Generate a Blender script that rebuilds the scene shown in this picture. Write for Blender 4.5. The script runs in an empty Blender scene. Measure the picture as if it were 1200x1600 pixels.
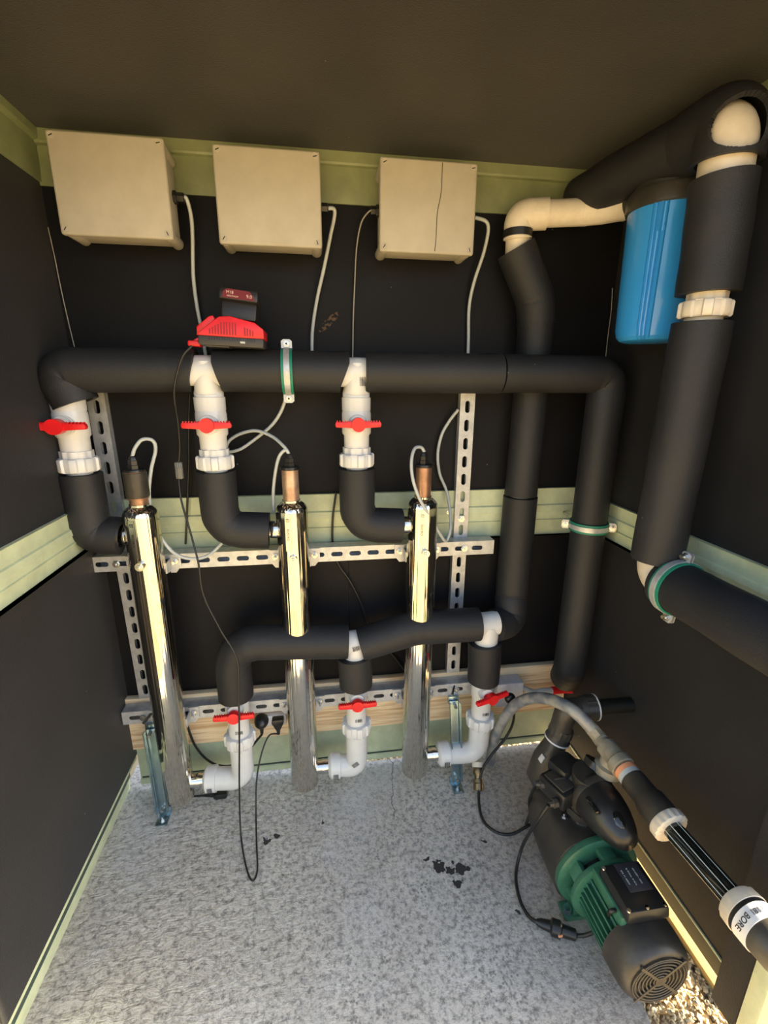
import bpy, bmesh, math, random
from mathutils import Vector, Matrix, noise
random.seed(7)
PI = math.pi
C = bpy.context.scene.collection
V3 = Vector

# ------------------------------------------------------------------ camera
F_ = 717.96
CAM = V3((.5753, -1.25, 1.2286))
_p, _y, _r = math.radians(15.767), math.radians(8.344), math.radians(.416)
FW = V3((math.sin(_y)*math.cos(_p), math.cos(_y)*math.cos(_p), -math.sin(_p)))
_rt = V3((math.cos(_y), -math.sin(_y), 0)); _up = _rt.cross(FW)
RT = _rt*math.cos(_r) + _up*math.sin(_r); UP = RT.cross(FW)
cam_data = bpy.data.cameras.new('camera'); cam = bpy.data.objects.new('camera', cam_data); C.objects.link(cam)
cam_data.sensor_fit = 'HORIZONTAL'; cam_data.sensor_width = 36; cam_data.lens = 36*F_/1200
cam_data.clip_start = .02
cam.matrix_world = Matrix(((RT.x, UP.x, -FW.x, CAM.x), (RT.y, UP.y, -FW.y, CAM.y), (RT.z, UP.z, -FW.z, CAM.z), (0, 0, 0, 1)))
bpy.context.scene.camera = cam

def at(u, v, x=None, y=None, z=None):
    """surveying helper: the point on the plane x=, y= or z= seen at u, v of the 1200x1600 frame"""
    d = FW*F_ + RT*(u-600) - UP*(v-800)
    i, val = (0, x) if x is not None else ((1, y) if y is not None else (2, z))
    return CAM + d*((val-CAM[i])/d[i])

# ------------------------------------------------------------------ light
scn = bpy.context.scene
scn.view_settings.view_transform = 'Standard'; scn.view_settings.look = 'None'
scn.view_settings.exposure = 1.7; scn.view_settings.gamma = 1
scn.view_settings.use_curve_mapping = False
world = bpy.data.worlds.new('sky'); scn.world = world; world.use_nodes = True
wn = world.node_tree.nodes; wl = world.node_tree.links; wn.clear()
wo = wn.new('ShaderNodeOutputWorld'); wb = wn.new('ShaderNodeBackground'); sky = wn.new('ShaderNodeTexSky')
sky.sky_type = 'NISHITA'; sky.sun_disc = False; sky.sun_elevation = math.radians(27); sky.sun_rotation = math.radians(97)
sky.air_density = 1.0; sky.dust_density = 2.5; sky.ozone_density = 1.0
wb.inputs[1].default_value = .17
hs_ = wn.new('ShaderNodeHueSaturation'); hs_.inputs['Saturation'].default_value = .75
wl.new(sky.outputs[0], hs_.inputs['Color']); wl.new(hs_.outputs[0], wb.inputs[0]); wl.new(wb.outputs[0], wo.inputs[0])
sun_d = bpy.data.lights.new('sun', 'SUN'); sun = bpy.data.objects.new('sun', sun_d); C.objects.link(sun)
sun_d.energy = 13.0; sun_d.angle = math.radians(.8); sun_d.color = (1, .80, .50)
_az, _el = math.radians(7), math.radians(28)     # from +x, a little from the front
sdir = V3((math.cos(_el)*math.cos(_az), -math.cos(_el)*math.sin(_az), math.sin(_el)))
sun.rotation_euler = sdir.to_track_quat('Z', 'Y').to_euler(); sun.location = (6, -2, 4)

# ------------------------------------------------------------------ materials
def mat(name, col, rough=.5, metal=0, spec=.5, bump=0, bscale=60, var=0, vscale=8, coat=0, col2=None, trans=0, detail=3):
    m = bpy.data.materials.new(name); m.use_nodes = True; n = m.node_tree.nodes; l = m.node_tree.links
    b = n['Principled BSDF']; b.inputs['Base Color'].default_value = (*col, 1); b.inputs['Roughness'].default_value = rough
    b.inputs['Metallic'].default_value = metal; b.inputs['Specular IOR Level'].default_value = spec
    b.inputs['Coat Weight'].default_value = coat
    if trans: b.inputs['Transmission Weight'].default_value = trans
    tc = n.new('ShaderNodeTexCoord')
    if var or col2:
        t = n.new('ShaderNodeTexNoise'); t.inputs['Scale'].default_value = vscale; t.inputs['Detail'].default_value = 6
        t.inputs['Roughness'].default_value = .65
        l.new(tc.outputs['Object'], t.inputs['Vector'])
        r = n.new('ShaderNodeValToRGB'); r.color_ramp.elements[0].position = .35; r.color_ramp.elements[1].position = .68
        c2 = col2 or tuple(c*(1-var) for c in col)
        r.color_ramp.elements[0].color = (*c2, 1); r.color_ramp.elements[1].color = (*col, 1)
        l.new(t.outputs['Fac'], r.inputs[0]); l.new(r.outputs[0], b.inputs['Base Color'])
    if bump:
        t2 = n.new('ShaderNodeTexNoise'); t2.inputs['Scale'].default_value = bscale; t2.inputs['Detail'].default_value = detail
        l.new(tc.outputs['Object'], t2.inputs['Vector'])
        bp = n.new('ShaderNodeBump'); bp.inputs['Strength'].default_value = bump; bp.inputs['Distance'].default_value = .002
        l.new(t2.outputs['Fac'], bp.inputs['Height']); l.new(bp.outputs[0], b.inputs['Normal'])
    return m

def foam_mat(name, col, rough, scuff=.7, spec=.45, sheen=0):
    m = mat(name, col, rough, spec=spec, bump=.35, bscale=420)
    n = m.node_tree.nodes; l = m.node_tree.links; b = n['Principled BSDF']; tc = n.new('ShaderNodeTexCoord')
    b.inputs['Sheen Weight'].default_value = sheen; b.inputs['Sheen Roughness'].default_value = .35
    t = n.new('ShaderNodeTexNoise'); t.inputs['Scale'].default_value = 5; t.inputs['Detail'].default_value = 8
    r = n.new('ShaderNodeValToRGB'); r.color_ramp.elements[0].position = .3; r.color_ramp.elements[1].position = .75
    r.color_ramp.elements[0].color = (*[c*.8 for c in col], 1); r.color_ramp.elements[1].color = (*[c*1.2 for c in col], 1)
    l.new(tc.outputs['Object'], t.inputs['Vector']); l.new(t.outputs['Fac'], r.inputs[0])
    # tiny pale dust specks
    v = n.new('ShaderNodeTexVoronoi'); v.inputs['Scale'].default_value = 26; l.new(tc.outputs['Object'], v.inputs['Vector'])
    lt = n.new('ShaderNodeMath'); lt.operation = 'LESS_THAN'; lt.inputs[1].default_value = .045; l.new(v.outputs['Distance'], lt.inputs[0])
    t3 = n.new('ShaderNodeTexNoise'); t3.inputs['Scale'].default_value = 7; l.new(tc.outputs['Object'], t3.inputs['Vector'])
    gt = n.new('ShaderNodeMath'); gt.operation = 'GREATER_THAN'; gt.inputs[1].default_value = .6; l.new(t3.outputs['Fac'], gt.inputs[0])
    mu = n.new('ShaderNodeMath'); mu.operation = 'MULTIPLY'; l.new(lt.outputs[0], mu.inputs[0]); l.new(gt.outputs[0], mu.inputs[1])
    mu2 = n.new('ShaderNodeMath'); mu2.operation = 'MULTIPLY'; mu2.inputs[1].default_value = scuff; l.new(mu.outputs[0], mu2.inputs[0])
    mx = n.new('ShaderNodeMixRGB'); mx.inputs[2].default_value = (.28, .27, .25, 1)
    l.new(mu2.outputs[0], mx.inputs[0]); l.new(r.outputs[0], mx.inputs[1]); l.new(mx.outputs[0], b.inputs['Base Color'])
    return m

MT = {}
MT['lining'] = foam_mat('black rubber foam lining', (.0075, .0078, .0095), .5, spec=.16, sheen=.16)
def scuff(m, c, ang, L, w):
    # one brown scrape on the back panel between the header pipe and the boxes
    n = m.node_tree.nodes; l = m.node_tree.links; b = n['Principled BSDF']; tc = n.new('ShaderNodeTexCoord')
    mp = n.new('ShaderNodeMapping'); mp.vector_type = 'TEXTURE'; mp.inputs['Location'].default_value = c; mp.inputs['Rotation'].default_value = (0, ang, 0); mp.inputs['Scale'].default_value = (L, 1, w)
    t = n.new('ShaderNodeTexNoise'); t.inputs['Scale'].default_value = 130; t.inputs['Detail'].default_value = 5; l.new(tc.outputs['Object'], t.inputs['Vector'])
    ln = n.new('ShaderNodeVectorMath'); ln.operation = 'LENGTH'; l.new(tc.outputs['Object'], mp.inputs[0]); l.new(mp.outputs[0], ln.inputs[0])
    q = n.new('ShaderNodeMath'); q.operation = 'LESS_THAN'; q.inputs[1].default_value = 1; l.new(ln.outputs['Value'], q.inputs[0])
    g = n.new('ShaderNodeMath'); g.operation = 'GREATER_THAN'; g.inputs[1].default_value = .52; l.new(t.outputs['Fac'], g.inputs[0])
    k = n.new('ShaderNodeMath'); k.operation = 'MULTIPLY'; l.new(q.outputs[0], k.inputs[0]); l.new(g.outputs[0], k.inputs[1])
    mx = n.new('ShaderNodeMixRGB'); mx.inputs[2].default_value = (.11, .065, .035, 1); src = b.inputs['Base Color'].links[0].from_socket
    l.new(k.outputs[0], mx.inputs[0]); l.new(src, mx.inputs[1]); l.new(mx.outputs[0], b.inputs['Base Color'])
scuff(MT['lining'], tuple(at(514, 503, y=0)), -.75, .034, .009)
MT['lining_side_lit'] = foam_mat('lit black side foam lining', (.0155, .016, .018), .5, spec=.2, sheen=.2)  # same foam as the back wall, light on the side walls put into the colour
MT['lining_top_lit'] = foam_mat('lit black ceiling foam lining', (.029, .028, .026), .5, spec=.25, sheen=.3)  # same foam again, bounced light on the ceiling put into the colour
MT['sleeve'] = foam_mat('black pipe foam', (.0165, .0175, .0205), .55, .5, spec=.38)
MT['green'] = mat('pale green painted steel', (.58, .65, .43), .38, var=.25, vscale=14, bump=.05, bscale=200)
MT['green_unlit'] = mat('unlit green painted channel', (.025, .03, .016), .5)  # same green steel, low light on the right channel put into the colour
MT['shaded'] = mat('olive green painted rail', (.25, .29, .15), .4, var=.25, vscale=14)  # same green steel, shade below the ceiling put into the colour
MT['base_plate'] = mat('sun-yellow base plate', (.34, .24, .09), .6)  # warm sunlight on the strip put into its yellow
MT['straw'] = mat('dry pale ground', (.66, .52, .30), .95, col2=(.08, .065, .03), vscale=3)
for n_ in MT['straw'].node_tree.nodes:
    if n_.type == 'TEX_NOISE':
        mp_ = MT['straw'].node_tree.nodes.new('ShaderNodeMapping'); mp_.inputs['Scale'].default_value = (3.2, .35, 1); mp_.inputs['Rotation'].default_value = (0, 0, .12)  # dark streaks added to the ground for the heater tubes to mirror
        MT['straw'].node_tree.links.new(n_.inputs['Vector'].links[0].from_socket, mp_.inputs[0]); MT['straw'].node_tree.links.new(mp_.outputs[0], n_.inputs['Vector'])
MT['green_shade'] = mat('green steel groove shade', (.035, .06, .05), .5)  # green steel with the shade of the frame grooves put into the colour
MT['pvc'] = mat('white pvc', (.66, .67, .67), .25, var=.06, vscale=20)
MT['pvc_warm'] = mat('dusty warm-lit white pvc', (.74, .68, .58), .35, col2=(.62, .55, .44), vscale=18)  # cream base carries warm light on white pvc, plus mottled dust
MT['box'] = mat('beige grey box plastic', (.47, .44, .37), .5, col2=(.40, .37, .30), vscale=11, bump=.06, bscale=500)
MT['red'] = mat('red plastic', (.72, .012, .016), .34, var=.15, vscale=40)
MT['galv'] = mat('galvanised steel', (.60, .62, .64), .42, metal=.5, col2=(.42, .44, .46), vscale=45, bump=.05, bscale=90)
MT['zinc'] = mat('bright bluish zinc', (.42, .55, .62), .22, metal=.95, col2=(.30, .42, .46), vscale=30)
MT['chrome'] = mat('polished stainless steel', (.74, .73, .70), .055, metal=1, bump=.012, bscale=30, detail=6)
def chrome_streaks(m):
    n = m.node_tree.nodes; l = m.node_tree.links; b = n['Principled BSDF']; tc = n.new('ShaderNodeTexCoord')
    mp = n.new('ShaderNodeMapping'); mp.inputs['Scale'].default_value = (75, 75, .9); l.new(tc.outputs['Object'], mp.inputs[0])
    t = n.new('ShaderNodeTexNoise'); t.inputs['Scale'].default_value = 1; t.inputs['Detail'].default_value = 2; l.new(mp.outputs[0], t.inputs['Vector'])
    bp = n.new('ShaderNodeBump'); bp.inputs['Strength'].default_value = .8; bp.inputs['Distance'].default_value = .006
    l.new(t.outputs['Fac'], bp.inputs['Height']); l.new(bp.outputs[0], b.inputs['Normal'])
MT['chrome_tube'] = mat('polished rippled stainless tube', (.70, .66, .58), .07, metal=1); chrome_streaks(MT['chrome_tube'])
MT['steel'] = mat('plain steel', (.6, .6, .58), .25, metal=1)
MT['copper'] = mat('dull copper', (.52, .30, .20), .38, metal=.75, col2=(.30, .17, .11), vscale=30)
MT['copper_pale'] = mat('pale scratched copper', (.60, .44, .33), .38, metal=.6, col2=(.42, .27, .19), vscale=34)
MT['blackp'] = mat('black plastic', (.014, .014, .014), .32, bump=.05, bscale=200)
MT['dusty'] = mat('dusty black plastic', (.022, .021, .019), .42, col2=(.055, .048, .038), vscale=11, bump=.2, bscale=120)
MT['gloss'] = mat('glossy black plastic', (.006, .008, .007), .1, coat=.6)
MT['cable_grey'] = mat('grey cable', (.46, .50, .50), .45)
MT['cable_black'] = mat('black cable', (.012, .012, .012), .4)
MT['thin_grey'] = mat('thin grey wire', (.30, .29, .26), .5)
MT['brass'] = mat('tarnished brass', (.35, .26, .14), .35, metal=.9, col2=(.16, .12, .07), vscale=40)
MT['dirty_brass'] = mat('dusty tarnished fitting', (.40, .37, .29), .55, metal=.25, col2=(.25, .22, .16), vscale=30, bump=.2, bscale=100)
MT['blue'] = mat('blue filter plastic', (.03, .27, .72), .24, coat=.3)
MT['rubber_green'] = mat('green clamp rubber', (.01, .20, .13), .5)
MT['pump_green'] = mat('green pump paint', (.055, .19, .115), .36, col2=(.03, .12, .07), vscale=14)
MT['clear'] = mat('clear plastic', (.35, .36, .36), .2, trans=.7)
MT['label'] = mat('white label', (.75, .74, .72), .5)
MT['ink'] = mat('black print', (.012, .012, .015), .5)
MT['plate'] = mat('dark grey rating plate', (.05, .05, .06), .35, var=.3, vscale=90)
MT['white_box'] = mat('white scuffed plastic', (.72, .74, .78), .4, col2=(.62, .58, .58), vscale=30)
MT['stripe'] = mat('pale pipe stripe', (.55, .62, .58), .4)
MT['orange'] = mat('orange tape', (.75, .32, .16), .5)
MT['battery_dark'] = mat('dark battery plastic', (.02, .018, .018), .4)
MT['maroon'] = mat('maroon battery label', (.16, .012, .012), .4)
MT['peach'] = mat('peach print', (.75, .55, .46), .5)
MT['grid_grey'] = mat('charcoal base plastic', (.035, .033, .032), .45, bump=.2, bscale=90)

def concrete():
    m = mat('broomed concrete', (.40, .39, .37), .85); n = m.node_tree.nodes; l = m.node_tree.links; b = n['Principled BSDF']
    tc = n.new('ShaderNodeTexCoord')
    def ns(scale, detail=6, rough=.6, vec=None, dist=0):
        t = n.new('ShaderNodeTexNoise'); t.inputs['Scale'].default_value = scale; t.inputs['Detail'].default_value = detail
        t.inputs['Roughness'].default_value = rough; t.inputs['Distortion'].default_value = dist
        l.new(vec or tc.outputs['Object'], t.inputs['Vector']); return t.outputs['Fac']
    def ramp(fac, a, ca, c, cc):
        r = n.new('ShaderNodeValToRGB'); r.color_ramp.elements[0].position = a; r.color_ramp.elements[1].position = c
        r.color_ramp.elements[0].color = (*ca, 1); r.color_ramp.elements[1].color = (*cc, 1); l.new(fac, r.inputs[0]); return r.outputs[0]
    def mix(f, a, c, mode='MIX'):
        x = n.new('ShaderNodeMixRGB'); x.blend_type = mode
        if isinstance(f, float): x.inputs[0].default_value = f
        else: l.new(f, x.inputs[0])
        for i, s in ((1, a), (2, c)):
            if isinstance(s, tuple): x.inputs[i].default_value = (*s, 1)
            else: l.new(s, x.inputs[i])
        return x.outputs[0]
    base = ramp(ns(3.2, 8), .3, (.47, .44, .40), .7, (.66, .63, .58))
    fine = ramp(ns(70, 6, .75),   .36, (.22, .22, .22), .54, (1, 1, 1))
    col = mix(.85, base, fine, 'MULTIPLY')
    # pits in the rougher right half
    vo = n.new('ShaderNodeTexVoronoi'); vo.inputs['Scale'].default_value = 95; l.new(tc.outputs['Object'], vo.inputs['Vector'])
    pits = ramp(vo.outputs['Distance'], .10, (1, 1, 1), .34, (0, 0, 0))
    sep = n.new('ShaderNodeSeparateXYZ'); l.new(tc.outputs['Object'], sep.inputs[0])
    mr = n.new('ShaderNodeMapRange'); mr.inputs['From Min'].default_value = .3; mr.inputs['From Max'].default_value = .6; l.new(sep.outputs[0], mr.inputs[0])
    pn = ramp(ns(6, 4), .42, (0, 0, 0), .6, (1, 1, 1))
    pm = mix(1.0, pits, pn, 'MULTIPLY'); pm = mix(1.0, pm, mr.outputs[0], 'MULTIPLY')
    col = mix(pm, col, (.20, .19, .18))
    # white lime bloom, and browner towards the right
    bloom = ramp(ns(2.1, 5), .56, (0, 0, 0), .72, (.45, .45, .45)); col = mix(bloom, col, (.66, .67, .70))
    br = n.new('ShaderNodeMapRange'); br.inputs['From Min'].default_value = .95; br.inputs['From Max'].default_value = 1.25; br.inputs['To Max'].default_value = .55; l.new(sep.outputs[0], br.inputs[0])
    col = mix(br.outputs[0], col, (.32, .25, .19))
    # drips and scraps with outlines of their own
    for (x, y, r) in ((.86, -.37, .016), (.885, -.385, .010), (.91, -.378, .015), (.895, -.415, .012), (.93, -.385, .009), (.405, -.235, .010), (.425, -.222, .009), (.83, -.345, .006), (.555, -.20, .007), (1.0, -.32, .008), (1.02, -.5, .007)):
        d = n.new('ShaderNodeVectorMath'); d.operation = 'DISTANCE'; d.inputs[1].default_value = (x, y, 0)
        w = n.new('ShaderNodeMixRGB'); w.blend_type = 'ADD'; w.inputs[0].default_value = .035
        l.new(tc.outputs['Object'], w.inputs[1])
        t = n.new('ShaderNodeTexNoise'); t.inputs['Scale'].default_value = 60; l.new(tc.outputs['Object'], t.inputs['Vector'])
        s = n.new('ShaderNodeVectorMath'); s.operation = 'SUBTRACT'; s.inputs[1].default_value = (.5, .5, .5); l.new(t.outputs['Color'], s.inputs[0])
        l.new(s.outputs[0], w.inputs[2]); l.new(w.outputs[0], d.inputs[0])
        lt = n.new('ShaderNodeMath'); lt.operation = 'LESS_THAN'; lt.inputs[1].default_value = r; l.new(d.outputs['Value'], lt.inputs[0])
        col = mix(lt.outputs[0], col, (.035, .03, .03))
    # hairline crack wandering from the back wall
    cn = n.new('ShaderNodeTexNoise'); cn.inputs['Scale'].default_value = 22; cn.inputs['Detail'].default_value = 4; l.new(tc.outputs['Object'], cn.inputs['Vector'])
    def M_(op, a, c):
        q = n.new('ShaderNodeMath'); q.operation = op
        for k_, v_ in ((0, a), (1, c)):
            if isinstance(v_, (int, float)): q.inputs[k_].default_value = v_
            else: l.new(v_, q.inputs[k_])
        return q.outputs[0]
    xo = M_('ADD', sep.outputs[0], M_('MULTIPLY', M_('SUBTRACT', cn.outputs['Fac'], .5), .05))
    dx = M_('ABSOLUTE', M_('SUBTRACT', xo, M_('ADD', M_('MULTIPLY', sep.outputs[1], .12), .79)), 0)
    ck = M_('MULTIPLY', M_('LESS_THAN', dx, .0014), M_('GREATER_THAN', sep.outputs[1], -.22))
    col = mix(M_('MULTIPLY', ck, .75), col, (.06, .055, .05))
    l.new(col, b.inputs['Base Color'])
    # broom ridges on the left, grain everywhere
    mp = n.new('ShaderNodeMapping'); mp.inputs['Scale'].default_value = (26, 60, 1); l.new(tc.outputs['Object'], mp.inputs[0])
    ridges = ns(1.0, 4, .6, mp.outputs[0], .6); grain = ns(150, 4, .7)
    mr2 = n.new('ShaderNodeMapRange'); mr2.inputs['From Min'].default_value = .25; mr2.inputs['From Max'].default_value = .75
    mr2.inputs['To Min'].default_value = 1.6; mr2.inputs['To Max'].default_value = .35; l.new(sep.outputs[0], mr2.inputs[0])
    a1 = n.new('ShaderNodeMath'); a1.operation = 'MULTIPLY'; l.new(ridges, a1.inputs[0]); l.new(mr2.outputs[0], a1.inputs[1])
    a2 = n.new('ShaderNodeMath'); a2.operation = 'MULTIPLY'; l.new(grain, a2.inputs[0]); a2.inputs[1].default_value = .55
    a3 = n.new('ShaderNodeMath'); a3.operation = 'ADD'; l.new(a1.outputs[0], a3.inputs[0]); l.new(a2.outputs[0], a3.inputs[1])
    bp = n.new('ShaderNodeBump'); bp.inputs['Strength'].default_value = .9; bp.inputs['Distance'].default_value = .006
    l.new(a3.outputs[0], bp.inputs['Height']); l.new(bp.outputs[0], b.inputs['Normal'])
    return m
MT['concrete'] = concrete()

def gravel_mat():
    m = mat('pale gravel', (.55, .47, .36), .9); n = m.node_tree.nodes; l = m.node_tree.links; b = n['Principled BSDF']
    tc = n.new('ShaderNodeTexCoord'); vo = n.new('ShaderNodeTexVoronoi'); vo.inputs['Scale'].default_value = 95; vo.inputs['Randomness'].default_value = 1
    l.new(tc.outputs['Object'], vo.inputs['Vector'])
    hs = n.new('ShaderNodeValToRGB'); hs.color_ramp.elements[0].color = (.20, .13, .07, 1); hs.color_ramp.elements[1].color = (.78, .64, .40, 1); hs.color_ramp.elements[1].position = .7
    sp = n.new('ShaderNodeSeparateColor'); l.new(vo.outputs['Color'], sp.inputs[0]); l.new(sp.outputs[0], hs.inputs[0]); l.new(hs.outputs[0], b.inputs['Base Color'])
    bp = n.new('ShaderNodeBump'); bp.inputs['Strength'].default_value = 1; bp.inputs['Distance'].default_value = .01; bp.invert = True
    l.new(vo.outputs['Distance'], bp.inputs['Height']); l.new(bp.outputs[0], b.inputs['Normal'])
    return m
MT['gravel'] = gravel_mat()

def timber():
    m = mat('pine', (.62, .44, .27), .55); n = m.node_tree.nodes; l = m.node_tree.links; b = n['Principled BSDF']
    tc = n.new('ShaderNodeTexCoord'); mp = n.new('ShaderNodeMapping'); mp.inputs['Scale'].default_value = (1.2, 10, 26); l.new(tc.outputs['Object'], mp.inputs[0])
    t = n.new('ShaderNodeTexNoise'); t.inputs['Scale'].default_value = 3; t.inputs['Detail'].default_value = 5; t.inputs['Distortion'].default_value = 1.2
    l.new(mp.outputs[0], t.inputs['Vector'])
    r = n.new('ShaderNodeValToRGB'); e = r.color_ramp.elements; e[0].position = .35; e[0].color = (.66, .43, .22, 1); e[1].position = .55; e[1].color = (.92, .75, .50, 1)
    l.new(t.outputs['Fac'], r.inputs[0]); l.new(r.outputs[0], b.inputs['Base Color']); return m
MT['timber'] = timber()

def hose_mat():
    m = mat('braided clear hose', (.42, .43, .42), .3, trans=.25); n = m.node_tree.nodes; l = m.node_tree.links; b = n['Principled BSDF']
    tc = n.new('ShaderNodeTexCoord'); t = n.new('ShaderNodeTexNoise'); t.inputs['Scale'].default_value = 30; l.new(tc.outputs['Object'], t.inputs['Vector'])
    r = n.new('ShaderNodeValToRGB'); r.color_ramp.elements[0].position = .4; r.color_ramp.elements[1].position = .6
    r.color_ramp.elements[0].color = (.18, .20, .23, 1); r.color_ramp.elements[1].color = (.40, .39, .35, 1)
    l.new(t.outputs['Fac'], r.inputs[0]); l.new(r.outputs[0], b.inputs['Base Color']); return m
MT['hose'] = hose_mat()

# ------------------------------------------------------------------ mesh helpers
def catmull(pts, k=8):
    pts = [V3(p) for p in pts]; out = []
    P = [pts[0]*2-pts[1]] + pts + [pts[-1]*2-pts[-2]]
    for i in range(1, len(P)-2):
        for j in range(k):
            t = j/k; a, b, c, d = P[i-1], P[i], P[i+1], P[i+2]
            out.append(.5*((2*b) + (c-a)*t + (2*a-5*b+4*c-d)*t*t + (3*b-a-3*c+d)*t*t*t))
    out.append(pts[-1]); return out
def fillet(pts, rad, k=8):
    """straight pipe runs joined by round bends"""
    pts = [V3(p) for p in pts]; out = [pts[0]]
    rads = rad if isinstance(rad, (list, tuple)) else [rad]*(len(pts)-2)
    for i in range(1, len(pts)-1):
        a, b, c = pts[i-1], pts[i], pts[i+1]; d1 = (a-b).normalized(); d2 = (c-b).normalized()
        ang = d1.angle(d2)
        if ang > PI-.02: out.append(b); continue
        t = min(rads[i-1]/math.tan(ang/2), (a-b).length*.49, (c-b).length*.49)
        p, q = b+d1*t, b+d2*t
        for j in range(k+1):
            s = j/k; out.append(p*(1-s)**2 + b*2*s*(1-s) + q*s*s)
    out.append(pts[-1]); return out

class MB:
    def __init__(s): s.bm = bmesh.new()
    def ring(s, c, u, v, r, n): return [s.bm.verts.new(c + u*(math.cos(2*PI*i/n)*r) + v*(math.sin(2*PI*i/n)*r)) for i in range(n)]
    def skin(s, a, b):
        n = len(a)
        for i in range(n):
            try: s.bm.faces.new((a[i], a[(i+1) % n], b[(i+1) % n], b[i]))
            except ValueError: pass
    def tube(s, pts, r, n=14, cap=True, hollow=0):
        pts = [V3(p) for p in pts]; m = len(pts); rs = r if isinstance(r, (list, tuple)) else [r]*m
        t0 = (pts[1]-pts[0]).normalized(); up = V3((0, 0, 1)) if abs(t0.z) < .9 else V3((1, 0, 0))
        u = t0.cross(up).normalized(); prev = None; first = None
        for i, p in enumerate(pts):
            t = (pts[min(i+1, m-1)]-pts[max(i-1, 0)]).normalized()
            u = (u - t*u.dot(t)).normalized(); v = t.cross(u)
            k = s.ring(p, u, v, rs[i], n)
            if i == 0: first = k
            if prev: s.skin(prev, k)
            prev = k
            if i in (0, m-1) and hollow:
                inn = s.ring(p, u, v, rs[i]*hollow, n); dp = s.ring(p+(t if i == 0 else -t)*rs[i]*.6, u, v, rs[i]*hollow*.98, n)
                if i == 0: s.skin(inn, k); s.skin(dp, inn); s.bm.faces.new(list(reversed(dp)))
                else: s.skin(k, inn); s.skin(inn, dp); s.bm.faces.new(dp)
        if cap and not hollow:
            s.bm.faces.new(list(reversed(first))); s.bm.faces.new(prev)
        return s
    def cyl(s, a, b, r, r2=None, n=24): return s.tube([a, b], [r, r if r2 is None else r2], n)
    def lathe(s, o, ax, prof, n=28, ridge=None):
        """prof: (distance along axis, radius); ridge=(count, depth, t0, t1) raises grips between t0 and t1"""
        o = V3(o); ax = V3(ax).normalized(); up = V3((0, 0, 1)) if abs(ax.z) < .9 else V3((1, 0, 0))
        u = ax.cross(up).normalized(); v = ax.cross(u); prev = None
        rings = []
        for t, r in prof:
            k = []
            for i in range(n):
                rr = r
                if ridge and ridge[2] <= t <= ridge[3]: rr = r + (ridge[1] if (i*ridge[0]*2//n) % 2 else 0)
                a = 2*PI*i/n; k.append(s.bm.verts.new(o+ax*t+u*(math.cos(a)*rr)+v*(math.sin(a)*rr)))
            if prev: s.skin(prev, k)
            prev = k; rings.append(k)
        s.bm.faces.new(list(reversed(rings[0]))); s.bm.faces.new(rings[-1]); return s
    def box(s, c, d, bev=0, rot=None, seg=2, top=None):
        c = V3(c); t = bmesh.new(); bmesh.ops.create_cube(t, size=1)
        for q in t.verts:
            k = V3((q.co.x*d[0], q.co.y*d[1], q.co.z*d[2]))
            if top and q.co.z > 0: k.x *= top; k.y *= top
            q.co = k
        if bev: bmesh.ops.bevel(t, geom=list(t.edges), offset=bev, segments=seg, affect='EDGES', profile=.5)
        M = (rot.to_matrix().to_4x4() if rot is not None and hasattr(rot, 'to_matrix') else (rot or Matrix.Identity(4)))
        mp = {}
        for q in t.verts: mp[q] = s.bm.verts.new(c + (M @ q.co))
        for f in t.faces: s.bm.faces.new([mp[q] for q in f.verts])
        t.free(); return s
    def lohi(s, a, b, bev=0): return s.box([(a[i]+b[i])/2 for i in range(3)], [abs(b[i]-a[i]) for i in range(3)], bev)
    def prism(s, poly, o, u, v, w, depth, bev=0):
        """polygon poly of (a, b) on axes u, v from o, pushed depth along w"""
        o, u, v, w = V3(o), V3(u), V3(v), V3(w); t = bmesh.new()
        a = [t.verts.new(o+u*p[0]+v*p[1]) for p in poly]; b = [t.verts.new(q.co+w*depth) for q in a]
        t.faces.new(a); t.faces.new(list(reversed(b))); n = len(a)
        for i in range(n): t.faces.new((a[i], b[i], b[(i+1) % n], a[(i+1) % n]))
        bmesh.ops.recalc_face_normals(t, faces=t.faces)
        if bev: bmesh.ops.bevel(t, geom=list(t.edges), offset=bev, segments=2, affect='EDGES', profile=.5)
        mp = {q: s.bm.verts.new(q.co) for q in t.verts}
        for f in t.faces: s.bm.faces.new([mp[q] for q in f.verts])
        t.free(); return s
    def sph(s, c, r, sc=(1, 1, 1), rot=None, n=20):
        M = Matrix.Translation(V3(c)) @ ((rot.to_matrix().to_4x4()) if rot else Matrix.Identity(4)) @ Matrix.Diagonal((*[r*k for k in sc], 1))
        bmesh.ops.create_uvsphere(s.bm, u_segments=n, v_segments=max(8, n//2), radius=1, matrix=M); return s
    def mesh(s, me): s.bm.from_mesh(me); return s
    def build(s, name, m, parent=None, sharp=38):
        bmesh.ops.recalc_face_normals(s.bm, faces=s.bm.faces)
        me = bpy.data.meshes.new(name)
        if parent is not None:
            root = parent
            while root.parent: root = root.parent
            off = V3(root.location)
            for q in s.bm.verts: q.co -= off
        s.bm.to_mesh(me); s.bm.free()
        for p in me.polygons: p.use_smooth = True
        me.set_sharp_from_angle(angle=math.radians(sharp))
        me.materials.append(MT[m]); o = bpy.data.objects.new(name, me); C.objects.link(o)
        if parent is not None: o.parent = parent
        return o

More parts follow.
